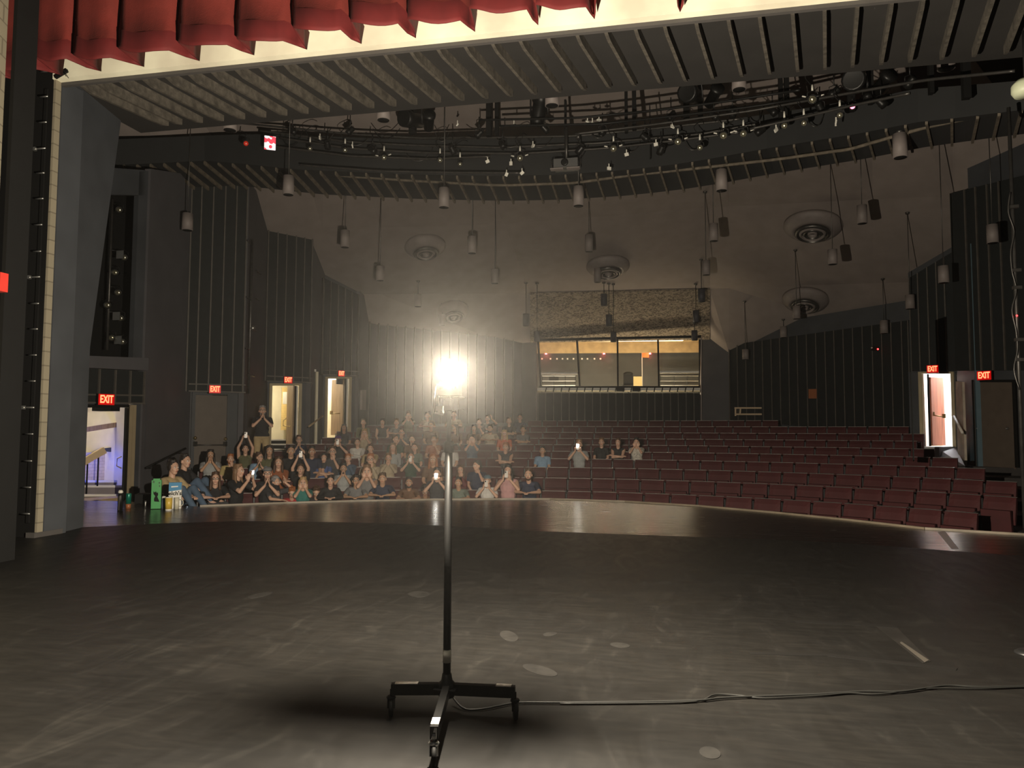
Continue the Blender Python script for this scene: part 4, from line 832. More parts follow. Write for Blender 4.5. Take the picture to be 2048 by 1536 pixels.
# small pale tags and clamps hanging on the pipes
for i, (x, y) in enumerate([(1022, 327), (1013, 349), (1044, 346), (1253, 309), (1218, 337), (1345, 253), (1175, 243), (1185, 246), (1198, 240), (1028, 250), (915, 250), (1066, 292), (1312, 289), (975, 323), (1552, 260), (1672, 246), (640, 276), (705, 292)]):
    D = interp(DT, x)-2.2; c = PD(x, y, D); mb = MB(); mb.box(c, (.07, .03, .09), Euler((.2*i, .4*i, .3*i)).to_matrix()); mb.box(c+V((0, 0, .06)), (.02, .02, .1)); mb.build('pipe_clamp', WHITEP, label='%s small pale clamp from the left on the catwalk pipes' % ordn(sorted([1022, 1013, 1044, 1253, 1218, 1345, 1175, 1185, 1198, 1028, 915, 1066, 1312, 975, 1552, 1672, 640, 705]).index(x)), cat='clamp', group='pale clamps on the catwalk pipes')

# ============================================================ PENDANT CYLINDER LAMPS
def pendant(x, y, wpx, hpx, row, k, D=None, dark=False, near=False):
    D = D or min(.26*F/wpx, 29.2); a = PD(x, y, D); r = wpx/2/F*D; h = hpx/F*D
    root = thing('pendant_lamp', row, 'pendant lamp', a, group='cylindrical pendant lamps')
    m = M['pendd'] if dark else M['pend']
    mb = MB(); mb.lathe(a-V((0, 0, h/2)), [(r*.9, .03), (r*.9, 0), (r, 0), (r, h), (r*.2, h), (0, h)][1:], 20)
    sh_o = part(mb, 'shade', m, root)
    mb = MB(); mb.lathe(a-V((0, 0, h/2+.002)), [(0, 0), (r*.88, 0), (r*.88, .004), (0, .004)], 18); under(part(mb, 'opening', M['black'], root), sh_o)
    # cord up to the ceiling
    hit, loc, nn, idx, ob, mw = SC.ray_cast(bpy.context.evaluated_depsgraph_get(), a+V((0, 0, h/2+.05)), V((0, 0, 1)))
    top = loc.z if hit else a.z+2.5
    mb = MB(); mb.tube([a+V((0, 0, h/2-.01)), V((a.x, a.y, top))], .012, 6); part(mb, 'cord', M['black'] if dark else M['pipe'], root)
    mb = MB(); mb.lathe(V((a.x, a.y, top-.06)), [(0, 0), (.05, 0), (.07, .04), (.07, .06), (0, .06)], 12); part(mb, 'canopy', M['pipe'], root)
PL = [('nearest row, behind the header slats', False, [(460, 247, 27, 28), (767, 224, 27, 34), (1104, 195, 28, 34), (1478, 163, 28, 34), (1892, 120, 33, 36)]),
 ('second row, below the curved catwalk', False, [(577, 371, 22, 38), (888, 396, 22, 39), (1157, 393, 22, 39), (1443, 361, 23, 42), (1800, 292, 27, 48)]),
 ('third row over the seats', False, [(690, 478, 18, 34), (944, 490, 18, 34), (1178, 487, 16, 34), (1427, 465, 18, 35), (1724, 429, 19, 37), (1985, 468, 21, 37)]),
 ('fourth row over the seats', False, [(760, 547, 17, 29), (990, 553, 16, 28), (1195, 551, 14, 28), (1412, 536, 16, 29), (1665, 514, 18, 30), (1887, 549, 20, 34)]),
 ('fifth row over the seats', False, [(623, 590, 15, 27), (836, 601, 14, 25), (1208, 600, 13, 24), (1403, 591, 14, 26), (1593, 625, 15, 26), (1820, 604, 17, 28)]),
 ('sixth row over the seats', False, [(701, 636, 14, 24), (1052, 640, 13, 24), (1218, 641, 12.5, 23), (1392, 633, 12.5, 24), (1567, 664, 13, 22), (1768, 654, 15, 26)]),
 ('last row by the control booth', False, [(757, 672, 13, 22), (885, 640, 12.5, 22), (1074, 673, 12, 20), (1227, 674, 12, 20), (1389, 671, 12, 20), (1491, 709, 12.5, 20), (1623, 703, 13, 20), (1764, 695, 14, 22)])]
bpy.context.view_layer.update()
for row, dk, L_ in PL:
    for k, (x, y, a, b) in enumerate(L_):
        dark = row[:3] in ('las', 'six') and 1040 < x < 1400 or (row[:3] in ('fif',) and 1180 < x < 1410)
        pendant(x, y, a, b, 'cylindrical pendant lamp, %s from the left in the %s' % (ordn(k), row), k, dark=dark, D={'nea': 14.6, 'sec': None}.get(row[:3]))
# twin wall cylinder at left
for x, y, a, b, l in ((375, 444, 21, 34, 'pale cylinder lamp on the grey wall near the tall battened panel'),):
    pendant(x, y, a, b, l, 0, D=19.4)
# ============================================================ ROUND CEILING DIFFUSERS
bpy.context.view_layer.update()
for x, y, wpx, l in ((1216, 532, 86, 'round ceiling diffuser above the control booth window'), (1626, 452, 104, 'round ceiling diffuser at the right of the sloping ceiling'), (850, 492, 82, 'round ceiling diffuser left of the bulb glow'), (1611, 600, 84, 'round ceiling diffuser low on the right of the ceiling'), (905, 622, 66, 'round ceiling diffuser low on the left, above the bulb')):
    r = ray(x, y).normalized(); hit, loc, nn, idx, ob, mw = SC.ray_cast(bpy.context.evaluated_depsgraph_get(), CP+r*17.2, r)
    # skip pendant parts
    tries = 0
    while hit and ob.name.split('.')[0] != 'ceiling' and tries < 6:
        hit, loc, nn, idx, ob, mw = SC.ray_cast(bpy.context.evaluated_depsgraph_get(), loc+r*.05, r); tries += 1
    if not hit: loc = CP+r*26; nn = V((0, -.3, -1))
    if nn.dot(r) > 0: nn = -nn
    R0 = wpx/2/F*(loc-CP).length*.98; nn = (nn+V((0, 0, -.6))).normalized(); root = thing('ceiling_diffuser', l, 'air diffuser', loc)
    mb = MB(); mb.lathe(loc-nn*.05, [(R0*1.0, 0), (R0*1.0, .10), (R0*.9, .20), (R0*.72, .30), (R0*.6, .33), (R0*.6, .28), (R0*.2, .2)], 32, axis=nn); part(mb, 'outer_cone', M['pend'], root)
    for i, q in enumerate((.58, .44, .3, .16)):
        mb = MB(); mb.lathe(loc+nn*.25, [(R0*q, 0), (R0*q*1.05, .06), (R0*q*.9, .12), (R0*q*.86, .11), (R0*q*.9, 0)], 28, axis=nn); part(mb, 'ring_vane', M['pend'] if i % 2 else M['pipe'], root)
# white device at the right edge
c = PD(2042, 176, 9); rt_ = thing('emergency_lamp', 'pale round lamp housing cut off at the right edge, high up', 'lamp', c)
mb = MB(); mb.lathe(c+V((.05, 0, -.1)), [(0, 0), (.12, 0), (.15, .05), (.15, .13), (.1, .19), (0, .2)], 18); part(mb, 'housing', mat('pale_green', (.45, .48, .34), .5), rt_)
mb = MB(); mb.box(c+V((.02, -.15, -.03)), (.09, .02, .07)); part(mb, 'window', M['black'], rt_); mb = MB(); mb.tube([c+V((.05, 0, .08)), c+V((.05, 0, .7))], .02, 6); part(mb, 'hanger', M['black'], rt_)
# boom with cables at the right edge
c = PD(2036, 700, 12); rt_ = thing('boom_pipe', 'dark vertical boom pipe with cables at the right edge', 'pipe', V((c.x, c.y, 0)))
mb = MB(); mb.tube([V((c.x, c.y, 0)), V((c.x, c.y, 6.8))], .03, 8); part(mb, 'pipe', M['pipe'], rt_)
mb = MB(); mb.tube(smooth([V((c.x-.05, c.y-.05, PD(2030, y, 12).z))+V((.04*math.sin(y), 0, 0)) for y in range(380, 800, 40)]), .012, 6); part(mb, 'cable', M['pipe'], rt_)
for y in (410, 540, 575, 680, 720):
    mb = MB(); mb.box(V((c.x, c.y-.05, PD(2036, y, 12).z)), (.12, .07, .05)); part(mb, 'clamp', M['pipe'], rt_)
mb = MB(); mb.ell(V((c.x-.03, c.y-.08, PD(2036, 632, 12).z)), .015, n=8, k=6); part(mb, 'indicator', MATS['ind_red'], rt_)
# ============================================================ THEATRE SEATS
def seat_parts():
    bk = MB(); w_, h = .555, .50          # padded back, slightly curved and raked, facing -Y
    nx, nz = 6, 5; vs = []
    for sgn in (0, 1):
        for j in range(nz+1):
            for i in range(nx+1):
                u = i/nx*2-1; t = j/nz; rd = .0
                x = u*w_/2*(1-.03*t**6); z = .36+h*t; y = .10*(t)-.02+.02*u*u*-1+(.07 if sgn else -.0) - (.025*(1-u**4)*math.sin(math.pi*t) if not sgn else 0)
                if j in (0, nz): y += -.02 if sgn else .02
                vs.append((x, y, z))
    n = nx+1; k = n*(nz+1); fs = []
    for j in range(nz):
        for i in range(nx):
            a = j*n+i; fs.append((a, a+1, a+n+1, a+n)); fs.append((k+a+n, k+a+n+1, k+a+1, k+a))
    for i in range(nx): fs.append((i+1, i, k+i, k+i+1)); a = nz*n+i; fs.append((a, a+1, k+a+1, k+a))
    for j in range(nz): a = j*n; fs.append((a, a+n, k+a+n, k+a)); a = j*n+nx; fs.append((a+n, a, k+a, k+a+n))
    bk.add(vs, fs, False); back = bk.mesh('backrest', M['seat'])
    tr = MB(); tr.box((0, .115, .865), (.555, .03, .012)); trm = tr.mesh('top_trim', M['pipe'])
    cu = MB(); cu.box((0, -.10, .43), (.50, .075, .40), Matrix.Rotation(.12, 3, 'X')); cush = cu.mesh('seat_cushion', M['seat'])
    ar = MB(); ar.box((-.30, -.12, .56), (.045, .30, .035)); ar.box((-.30, .0, .32), (.03, .16, .46)); ar.box((-.30, .0, .045), (.05, .26, .09)); ar.box((-.30, .07, .66), (.028, .05, .3)); arm = ar.mesh('armrest', M['seatm'])
    return [('backrest', back), ('top_trim', trm), ('seat_cushion', cush), ('armrest', arm)]
SPARTS = seat_parts()
LIM = [(440, 1962), (420, 2010), (400, 2018), (480, 1990), (500, 1925), (560, 1874), (640, 1838), (660, 1830), (722, 1812), (1040, 1748), (1030, 1738)]
ROWN = ['front', 'second', 'third', 'fourth', 'fifth', 'sixth', 'seventh', 'eighth', 'ninth', 'tenth', 'last']
SEATS = []; nseat = 0
def colx(p): q = CAMM.transposed() @ (V(p)-CP); return 1024-F*q.x/q.z, 768+F*q.y/q.z
PITCH = .605
for k in range(11):
    R = RR[k]; da = PITCH/R; ang = []
    a = math.radians(-75)+(da/2 if k % 2 else 0)
    while a < math.radians(75):
        p = V((C0[0]+R*math.sin(a), C0[1]+R*math.cos(a), FZ[k]))
        px = colx(p+V((0, 0, .6)))[0]
        if LIM[k][0] < px < LIM[k][1] and p.y > 9: ang.append((a, p, px))
        a += da
    for j, (a, p, px) in enumerate(ang): SEATS.append((k, j, len(ang), a, p, px))
USED = set()      # (row, j) of occupied seats, filled by the people section
def build_seats():
    global nseat
    for k, j, n, a, p, px in SEATS:
        if nseat >= 298: break
        occ = (k, j) in USED
        left = j+1 <= n/2; idx = ordn(j if left else n-1-j)
        lab = '%s red auditorium seat, %s from the %s end of the %s row' % ('occupied' if occ else 'folded', idx, 'left' if left else 'right', ROWN[k])
        root = thing('theatre_seat', lab, 'seat', p, rz=-a, group='red seats of the %s row' % ROWN[k]); nseat += 1
        for nm, me in SPARTS:
            if occ and nm == 'seat_cushion':
                if 'seat_down' not in bpy.data.meshes:
                    cu = MB(); cu.box((0, -.22, .37), (.50, .44, .08)); m2 = cu.mesh('seat_down', M['seat'])
                me = bpy.data.meshes['seat_down']
            o = bpy.data.objects.new(nm, me); COL.objects.link(o); o.parent = root
# ============================================================ PEOPLE
def capsule(mb, a, b, r0, r1, n=10, k=3):
    a = V(a); b = V(b); d = (b-a); L = d.length
    if L < 1e-5: mb.ell(a, r0); return
    q = d.to_track_quat('Z', 'Y').to_matrix(); prof = []
    for i in range(1, k+1): t = math.pi/2*i/k; prof.append((r0*math.sin(t), -r0*math.cos(t)))
    for i in range(0, k): t = math.pi/2*i/k; prof.append((r1*math.cos(t), L+r1*math.sin(t)))
    vs = [a+q @ V((0, 0, -r0))]+[a+q @ V((r*math.cos(2*math.pi*j/n), r*math.sin(2*math.pi*j/n), z)) for r, z in prof for j in range(n)]+[a+q @ V((0, 0, L+r1))]
    m = len(prof); fs = [(0, 1+(j+1) % n, 1+j) for j in range(n)]
    for i in range(m-1): fs += [(1+i*n+j, 1+i*n+(j+1) % n, 1+(i+1)*n+(j+1) % n, 1+(i+1)*n+j) for j in range(n)]
    e = len(vs)-1; fs += [(e, 1+(m-1)*n+j, 1+(m-1)*n+(j+1) % n) for j in range(n)]
    mb.add(vs, fs, True)
def remeshed(mb, name, vox, it=1):
    me = mb.mesh(name+'_raw', M['black']); o = bpy.data.objects.new('tmp', me); COL.objects.link(o)
    md = o.modifiers.new('r', 'REMESH'); md.mode = 'VOXEL'; md.voxel_size = vox; md.use_smooth_shade = True
    if it: sm = o.modifiers.new('s', 'SMOOTH'); sm.factor = .4; sm.iterations = it
    out = bpy.data.meshes.new_from_object(o.evaluated_get(bpy.context.evaluated_depsgraph_get())); out.name = name
    bpy.data.objects.remove(o); bpy.data.meshes.remove(me); out.materials.clear(); return out
def ik(s, w, l1, l2, pole):
    s = V(s); w = V(w); d = w-s; L = min(d.length, (l1+l2)*.995); dn = d.normalized(); w = s+dn*L
    a = (l1*l1-l2*l2+L*L)/(2*L); h = math.sqrt(max(l1*l1-a*a, 0)); p = V(pole); p = (p-dn*p.dot(dn)).normalized()
    return s+dn*a+p*h, w
def hand(mb, w, d, nrm, side, curl=.5):      # palm, four fingers and a thumb leaving the side of the palm
    d = V(d).normalized(); nrm = V(nrm); nrm = (nrm-d*nrm.dot(d)).normalized(); x = d.cross(nrm)*side
    for k in (-1.2, -.4, .4, 1.2): capsule(mb, w+x*.010*k, w+d*.085+x*.019*k, .016, .013, 8, 2)
    for k, L in ((-1.5, .9), (-.5, 1.05), (.5, 1.0), (1.5, .8)):
        p = w+d*.088+x*.0195*k; c = curl*(.6+.15*abs(k)); q = p+(d*math.cos(c)+nrm*math.sin(c)).normalized()*.042*L; r = q+(d*math.cos(2.1*c)+nrm*math.sin(2.1*c)).normalized()*.036*L
        capsule(mb, p-d*.01, q, .0102, .0092, 8, 2); capsule(mb, q, r, .0092, .008, 8, 2)
    t0 = w+d*.025-x*.024; t1 = t0-x*.026+d*.028+nrm*.014; t2 = t1+d*.032-x*.004+nrm*.012
    capsule(mb, t0, t1, .0135, .0115, 8, 2); capsule(mb, t1, t2, .0115, .009, 8, 2)
HEADR = {}
# pose: lean, head yaw/pitch, then per side: wrist, pole, hand dir, palm normal, curl
def P_(lean=0, yaw=0, pitch=0, R=None, L=None, legs='sit', twist=0): return dict(lean=lean, yaw=yaw, pitch=pitch, R=R, L=L, legs=legs, twist=twist)
def mir(a): return tuple((-v[0], v[1], v[2]) if isinstance(v, tuple) else v for v in a)
cl = ((.045, -.25, .99), (.8, .2, -1), (-.25, -.35, 1), (-1, 0, 0), .25)
lap = ((.10, -.30, .60), (1, .3, -.2), (-.3, -1, -.1), (0, 0, -1), .6)
mouth = ((.045, -.145, 1.045), (.9, -.1, -1), (-.12, .05, 1), (-1, .2, 0), .3)
ph = ((.075, -.27, 1.04), (.8, 0, -1), (-.15, -.1, 1), (-.8, .5, 0), .9)
hi = ((.085, -.13, 1.47), (1, -.3, .1), (-.2, -.1, 1), (-.8, .4, 0), .9)
cross = ((-.10, -.26, .83), (1, -.2, -.6), (-1, .1, .25), (0, .6, -1), .4)
rest = ((.10, -.46, .84), (1, .1, -.5), (-.75, -.6, -.05), (0, 0, -1), .35)
chin = ((.035, -.125, 1.035), (.7, -.2, -1), (-.1, .05, 1), (-.6, 1, 0), 1.0)
face = ((.055, -.125, 1.075), (.8, -.2, -1), (-.15, .02, 1), (0, 1, 0), .35)
POSES = {
 'clap': P_(R=cl, L=mir(cl)), 'clapturn': P_(R=cl, L=mir(cl), yaw=45), 'idle': P_(R=lap, L=mir(lap)), 'idleleft': P_(R=lap, L=mir(lap), yaw=40), 'idleright': P_(R=lap, L=mir(lap), yaw=-55),
 'mouth': P_(R=mouth, L=mir(mouth), lean=.05), 'phone': P_(R=ph, L=mir(ph), lean=.02), 'high': P_(R=hi, L=mir(hi), pitch=-12), 'cross': P_(R=cross, L=mir((cross[0][:2]+(.80,),)+cross[1:]), lean=.04),
 'rest': P_(R=rest, L=mir(rest), lean=.16), 'chin': P_(R=chin, L=mir(lap), lean=.06), 'face': P_(R=face, L=mir(face), lean=.1, pitch=10), 'neck': P_(R=((.06, -.06, 1.03), (.9, -.3, -1), (-.6, .4, .6), (-.3, .9, 0), .6), L=mir(lap), yaw=-50),
 'bow': P_(R=rest, L=mir(rest), lean=.26, pitch=38), 'oneup': P_(R=((.16, -.16, 1.20), (.9, -.3, -.8), (-.1, -.1, 1), (-.8, .4, 0), .5), L=mir(rest), lean=.08),
 'side': P_(R=((.10, -.36, .72), (1, .2, -.5), (-.5, -1, 0), (0, 0, -1), .5), L=mir(((.12, -.38, .70), (1, .2, -.5), (-.3, -1, 0), (0, 0, -1), .5)), yaw=-10, legs='knees'),
 'stand': P_(R=cl, L=mir(cl), legs='stand', pitch=-8)}
BOD = {}
def head_parts(mb, H):
    def e(c, r): mb.ell(H @ V(c), r, H.to_3x3(), n=14, k=10)
    e((0, .018, .048), (.076, .092, .086)); e((0, -.014, -.018), (.064, .074, .088)); e((0, -.038, -.080), (.043, .042, .034)); e((0, -.02, .03), (.068, .075, .06))
    for s in (-1, 1): e((s*.076, .012, -.008), (.011, .019, .031)); e((s*.034, -.062, -.028), (.022, .018, .022))
    capsule(mb, H @ V((0, -.084, .012)), H @ V((0, -.101, -.022)), .008, .0125, 8, 2)
    e((0, -.074, -.055), (.026, .018, .02)); e((0, -.066, .034), (.052, .022, .010))
def body(pose):
    if pose in BOD: return BOD[pose]
    p = POSES[pose]; ln = p['lean']; up_ = V((0, 0, 0))
    def T(v):        # lean the trunk forward about the hips
        v = V(v); t = max(0, min(1.3, (v.z-.5)/.5)); return V((v.x, v.y-ln*t, v.z-ln*ln*.6*t))
    dz = .42 if p['legs'] == 'stand' else (-.28 if p['legs'] == 'knees' else 0)
    mb = MB(); sh = MB(); ls = MB(); tk = MB(); tr = MB(); so = {}
    sj = {1: T((.165, .035, .985)), -1: T((-.165, .035, .985))}
    for m_, g in ((mb, 0), (sh, .013), (ls, .014), (tk, .012)):
        capsule(m_, T((-.135, .04, .985)), T((.135, .04, .985)), .058+g, .058+g); capsule(m_, T((0, .05, 1.0)), T((0, .04, 1.03)), .075, .06)
        m_.ell(T((0, .03, .87)), V((.162, .108, .16))+V((g, g, g))); m_.ell(T((0, .03, .72)), V((.145, .102, .15))+V((g, g, g)))
        m_.ell(T((0, .045, .56)), V((.165, .12, .11))+V((g, g, g)))
    neck = T((0, .03, 1.03)); hc = T((0, .0, 1.20)); capsule(mb, neck, hc+V((0, .02, -.04)), .055, .052)
    H = Matrix.Translation(hc) @ Matrix.Rotation(math.radians(p['yaw']), 4, 'Z') @ Matrix.Rotation(math.radians(p['pitch']), 4, 'X'); head_parts(mb, H)
    hands = {}
    for s, key in ((1, 'R'), (-1, 'L')):
        w, pole, d, nr, cu = p[key]; w = V(w)+V((0, -ln*.6, 0)); el, w = ik(sj[s], w, .285, .25, pole)
        capsule(mb, sj[s], el, .050, .038); capsule(mb, el, w, .039, .025); hand(mb, w, d, nr, s, cu); hands[s] = w+V(d).normalized()*.09
        m1 = sj[s].lerp(el, .62); capsule(sh, sj[s], m1, .064, .062); capsule(ls, sj[s], el, .063, .052); capsule(ls, el, el.lerp(w, .93), .053, .037)
        capsule(tk, sj[s]-V((s*.05, 0, -.0)), sj[s]-V((s*.045, 0, .02)), .056, .056)
        hip = V((s*.09, .04, .50))
        if p['legs'] == 'sit': kn = V((s*.11, -.42, .50)); an = V((s*.11, -.44, .09))
        elif p['legs'] == 'knees': kn = V((s*.12, -.33, .86)); an = V((s*.12, -.62, .50))
        else: kn = V((s*.10, .02, .08)); an = V((s*.11, .06, -.35))
        capsule(mb, hip, kn, .08, .052); capsule(mb, kn, an, .05, .034); capsule(mb, an, an+V((0, -.12, -.045)), .035, .028)
        capsule(tr, hip, kn, .095, .068)
        if p['legs'] != 'stand': capsule(tr, kn, an+V((0, 0, .04)), .066, .05)
        else: capsule(tr, kn, kn+V((0, 0, -.04)), .072, .075)
        so[s] = MB(); capsule(so[s], an+V((0, .03, -.035)), an+V((0, -.16, -.05)), .042, .036)
    tr.ell(V((0, .045, .53)), (.175, .13, .10))
    B = remeshed(mb, 'body_'+pose, .0075); nb = len(B.polygons)
    bm = bmesh.new(); bm.from_mesh(B); bmesh.ops.translate(bm, verts=bm.verts, vec=(0, 0, dz))
    f = MB(); f.v = []
    Hd = Matrix.Translation((0, 0, dz)) @ H
    f.m = 1
    for s in (-1, 1): f.ell(Hd @ V((s*.030, -.0815, .010)), .0135, n=10, k=8)
    f.m = 2
    for s in (-1, 1): f.ell(Hd @ V((s*.030, -.0915, .010)), .0068, n=8, k=6)
    for s in (-1, 1): capsule(f, Hd @ V((s*.014, -.090, .034)), Hd @ V((s*.046, -.080, .036)), .0045, .004, 6, 2)
    f.m = 3; f.ell(Hd @ V((0, -.0905, -.054)), (.021, .006, .0075), Hd.to_3x3(), n=10, k=6)
    fm = bpy.data.meshes.new('feat'); fm.from_pydata(f.v, [], f.f)
    for i, q in enumerate(fm.polygons): q.material_index = f.mi[i]
    bm.from_mesh(fm); bm.to_mesh(B); bm.free(); bpy.data.meshes.remove(fm)
    for q in B.polygons: q.use_smooth = True
    for _ in range(4): B.materials.append(None)
    out = {'body': B, 'H': Hd, 'hands': {k: v+V((0, 0, dz)) for k, v in hands.items()}, 'hc': hc+V((0, 0, dz))}
    for nm, m_, vx in (('shirt', sh, .012), ('sweater', ls, .012), ('tank', tk, .012), ('trousers', tr, .016), ('shoe1', so[1], .012), ('shoe2', so[-1], .012)):
        me = remeshed(m_, nm+'_'+pose, vx); me.transform(Matrix.Translation((0, 0, dz))); me.materials.append(None); out[nm] = me
    BOD[pose] = out; return out
HAIR = {}
def hair(kind):
    if kind in HAIR: return HAIR[kind]
    mb = MB(); rnd = random.Random(5)
    if kind == 'cap':
        mb.lathe((0, .012, .055), [(.086, 0), (.088, .03), (.078, .06), (.05, .083), (.012, .092), (0, .094)], 20); mb.slab([V((.07*math.cos(a), -.05-.10*math.sin(a)**.8, .062)) for a in [math.pi*i/10 for i in range(11)]], (0, -.004, .008))
        me = mb.mesh('hair_cap', M['black']); me.materials.clear(); me.materials.append(None); HAIR[kind] = me; return me
    mb.ell((0, .028, .060), (.083, .095, .086), n=16, k=10)
    if kind != 'thin': mb.ell((0, .05, .02), (.082, .075, .085))
    for i in range(14): a = rnd.uniform(0, 6.28); mb.ell((.05*math.cos(a), .03+.055*math.sin(a), .115+rnd.uniform(-.01, .012)), .028)
    if kind in ('long', 'bun'):
        for s in (-1, 1): mb.ell((s*.072, .02, .01), (.018, .05, .06))
    if kind == 'long':
        mb.ell((0, .075, -.09), (.085, .04, .17))
        for s in (-1, 1): capsule(mb, (s*.075, .03, .04), (s*.088, .0, -.20), .026, .03); capsule(mb, (s*.07, .05, 0), (s*.085, .04, -.22), .03, .025)
    if kind == 'bun': mb.ell((0, .09, .12), (.042, .042, .04))
    if kind == 'curly':
        for i in range(46):
            a = rnd.uniform(0, 6.28); t = rnd.uniform(0, 1.75); c = (.085*math.sin(t)*math.cos(a), .03+.095*math.sin(t)*math.sin(a), .05+.09*math.cos(t))
            if c[1] > -.045 or c[2] > .1: mb.ell(c, .03, n=8, k=6)
    if kind == 'beard': pass
    me = remeshed(mb, 'hair_'+kind, .009, 1); me.materials.append(None); HAIR[kind] = me; return me
def beard():
    if 'beardm' in HAIR: return HAIR['beardm']
    mb = MB(); mb.ell((0, -.045, -.088), (.046, .042, .032)); 
    for s in (-1, 1): capsule(mb, (s*.055, -.01, -.03), (s*.04, -.045, -.085), .016, .02)
    capsule(mb, (-.022, -.085, -.040), (.022, -.085, -.040), .007, .007)
    me = remeshed(mb, 'beard_mesh', .008, 1); me.materials.append(None); HAIR['beardm'] = me; return me
def glasses():
    if 'gl' in HAIR: return HAIR['gl']
    mb = MB()
    for s in (-1, 1):
        pts = [V((s*.031+.023*math.cos(a), -.100+.0*abs(a), .010+.018*math.sin(a))) for a in [2*math.pi*i/12 for i in range(13)]]; mb.tube(pts, .0028, 6)
        mb.tube([V((s*.054, -.098, .013)), V((s*.078, -.03, .012)), V((s*.08, .02, .008))], .0025, 6)
    mb.tube([V((-.009, -.102, .013)), V((.009, -.102, .013))], .0028, 6)
    me = mb.mesh('glasses_mesh', M['black']); HAIR['gl'] = me; return me
SK = {'p': (.62, .38, .27), 'm': (.45, .26, .17), 'd': (.22, .12, .075), 't': (.52, .31, .20)}
SKM = {k: mat('skin_'+k, v, .55, var=.05, scale=12) for k, v in SK.items()}
HCOL = {'br': (.07, .035, .018), 'dk': (.018, .013, .011), 'bl': (.42, .27, .12), 'gi': (.30, .10, .03), 'gr': (.22, .21, .21), 'lb': (.18, .10, .05), 'bg': (.10, .16, .20)}
HCM = {k: mat('hair_'+k, v, .6, var=.2, scale=30) for k, v in HCOL.items()}
CC = {'black': (.014, .014, .016), 'navy': (.02, .028, .06), 'white': (.60, .58, .55), 'beige': (.42, .34, .24), 'grey': (.16, .16, .165), 'light grey': (.34, .35, .35), 'light blue': (.20, .32, .46), 'blue': (.06, .10, .26), 'olive': (.11, .11, .055), 'rust': (.28, .09, .035), 'tan': (.40, .30, .16), 'red': (.36, .03, .03), 'teal': (.03, .17, .15), 'orange': (.50, .12, .05), 'maroon': (.13, .025, .03), 'dark green': (.035, .07, .05), 'brown': (.13, .07, .04), 'pink': (.50, .28, .28), 'grey green': (.15, .18, .15), 'denim': (.07, .11, .17), 'patterned white': (.52, .48, .42), 'dark grey': (.05, .05, .055), 'purple': (.10, .05, .16), 'yellowish': (.42, .33, .14)}
CCM = {k: mat('cloth_'+k.replace(' ', '_'), v, .85, var=.4 if 'patt' in k else .12, scale=25 if 'patt' in k else 8) for k, v in CC.items()}
EYEW = mat('eye_white', (.75, .73, .7), .3); DARK = HCM['dk']; LIP = mat('lip', (.42, .12, .10), .5)
def child(name, me, m_, root, mw=None, label=None):
    o = bpy.data.objects.new(name, me); COL.objects.link(o); o.parent = root
    if mw is not None: o.matrix_local = mw
    if m_ is not None: o.material_slots[0].link = 'OBJECT'; o.material_slots[0].material = m_
    if label: o['label'] = label
    return o
def row_of(x, y):
    best = None
    for k in range(11):
        q = Pr(x, y, C0, RR[k]-.16); e = abs(q.z-(FZ[k]+1.20))
        if best is None or e < best[0]: best = (e, k, q)
    return best[1], best[2]
NPH = 0
def phone_at(x0, c, rz, label, flash=0, screen=None, tilt=0):
    root = thing('mobile_phone', label, 'phone', c, rz=rz)
    mb = MB(); mb.box((0, 0, 0), (.074, .009, .152)); o = mb.build('phone_case', mat('phone_pale', (.6, .55, .5), .3), root)
    mb = MB(); mb.box((-.018, -.006, .05), (.03, .005, .034)); mb.build('camera_bump', M['black'], root)
    if screen:
        mb = MB(); mb.box((0, .0055, 0), (.068, .002, .144)); mb.build('screen', emat('phone_screen', (.8, .85, 1), 2.0), root)
    if flash:
        mb = MB(); mb.ell((.0, -.012, .045), .02 if flash > 30 else .012, n=10, k=8); mb.build('flash', emat('flash_%d' % flash, (1, .97, .85), flash), root)
        ld = bpy.data.lights.new('flash_light', 'SPOT'); ld.energy = flash*.35; ld.color = (1, .95, .85); ld.spot_size = 2.0; ld.spot_blend = .8; ld.shadow_soft_size = .02
        l_ = bpy.data.objects.new('flash_light', ld); COL.objects.link(l_); l_.parent = root; l_.location = (0, -.04, .045); l_.rotation_euler = (math.pi/2, 0, 0)
    return root
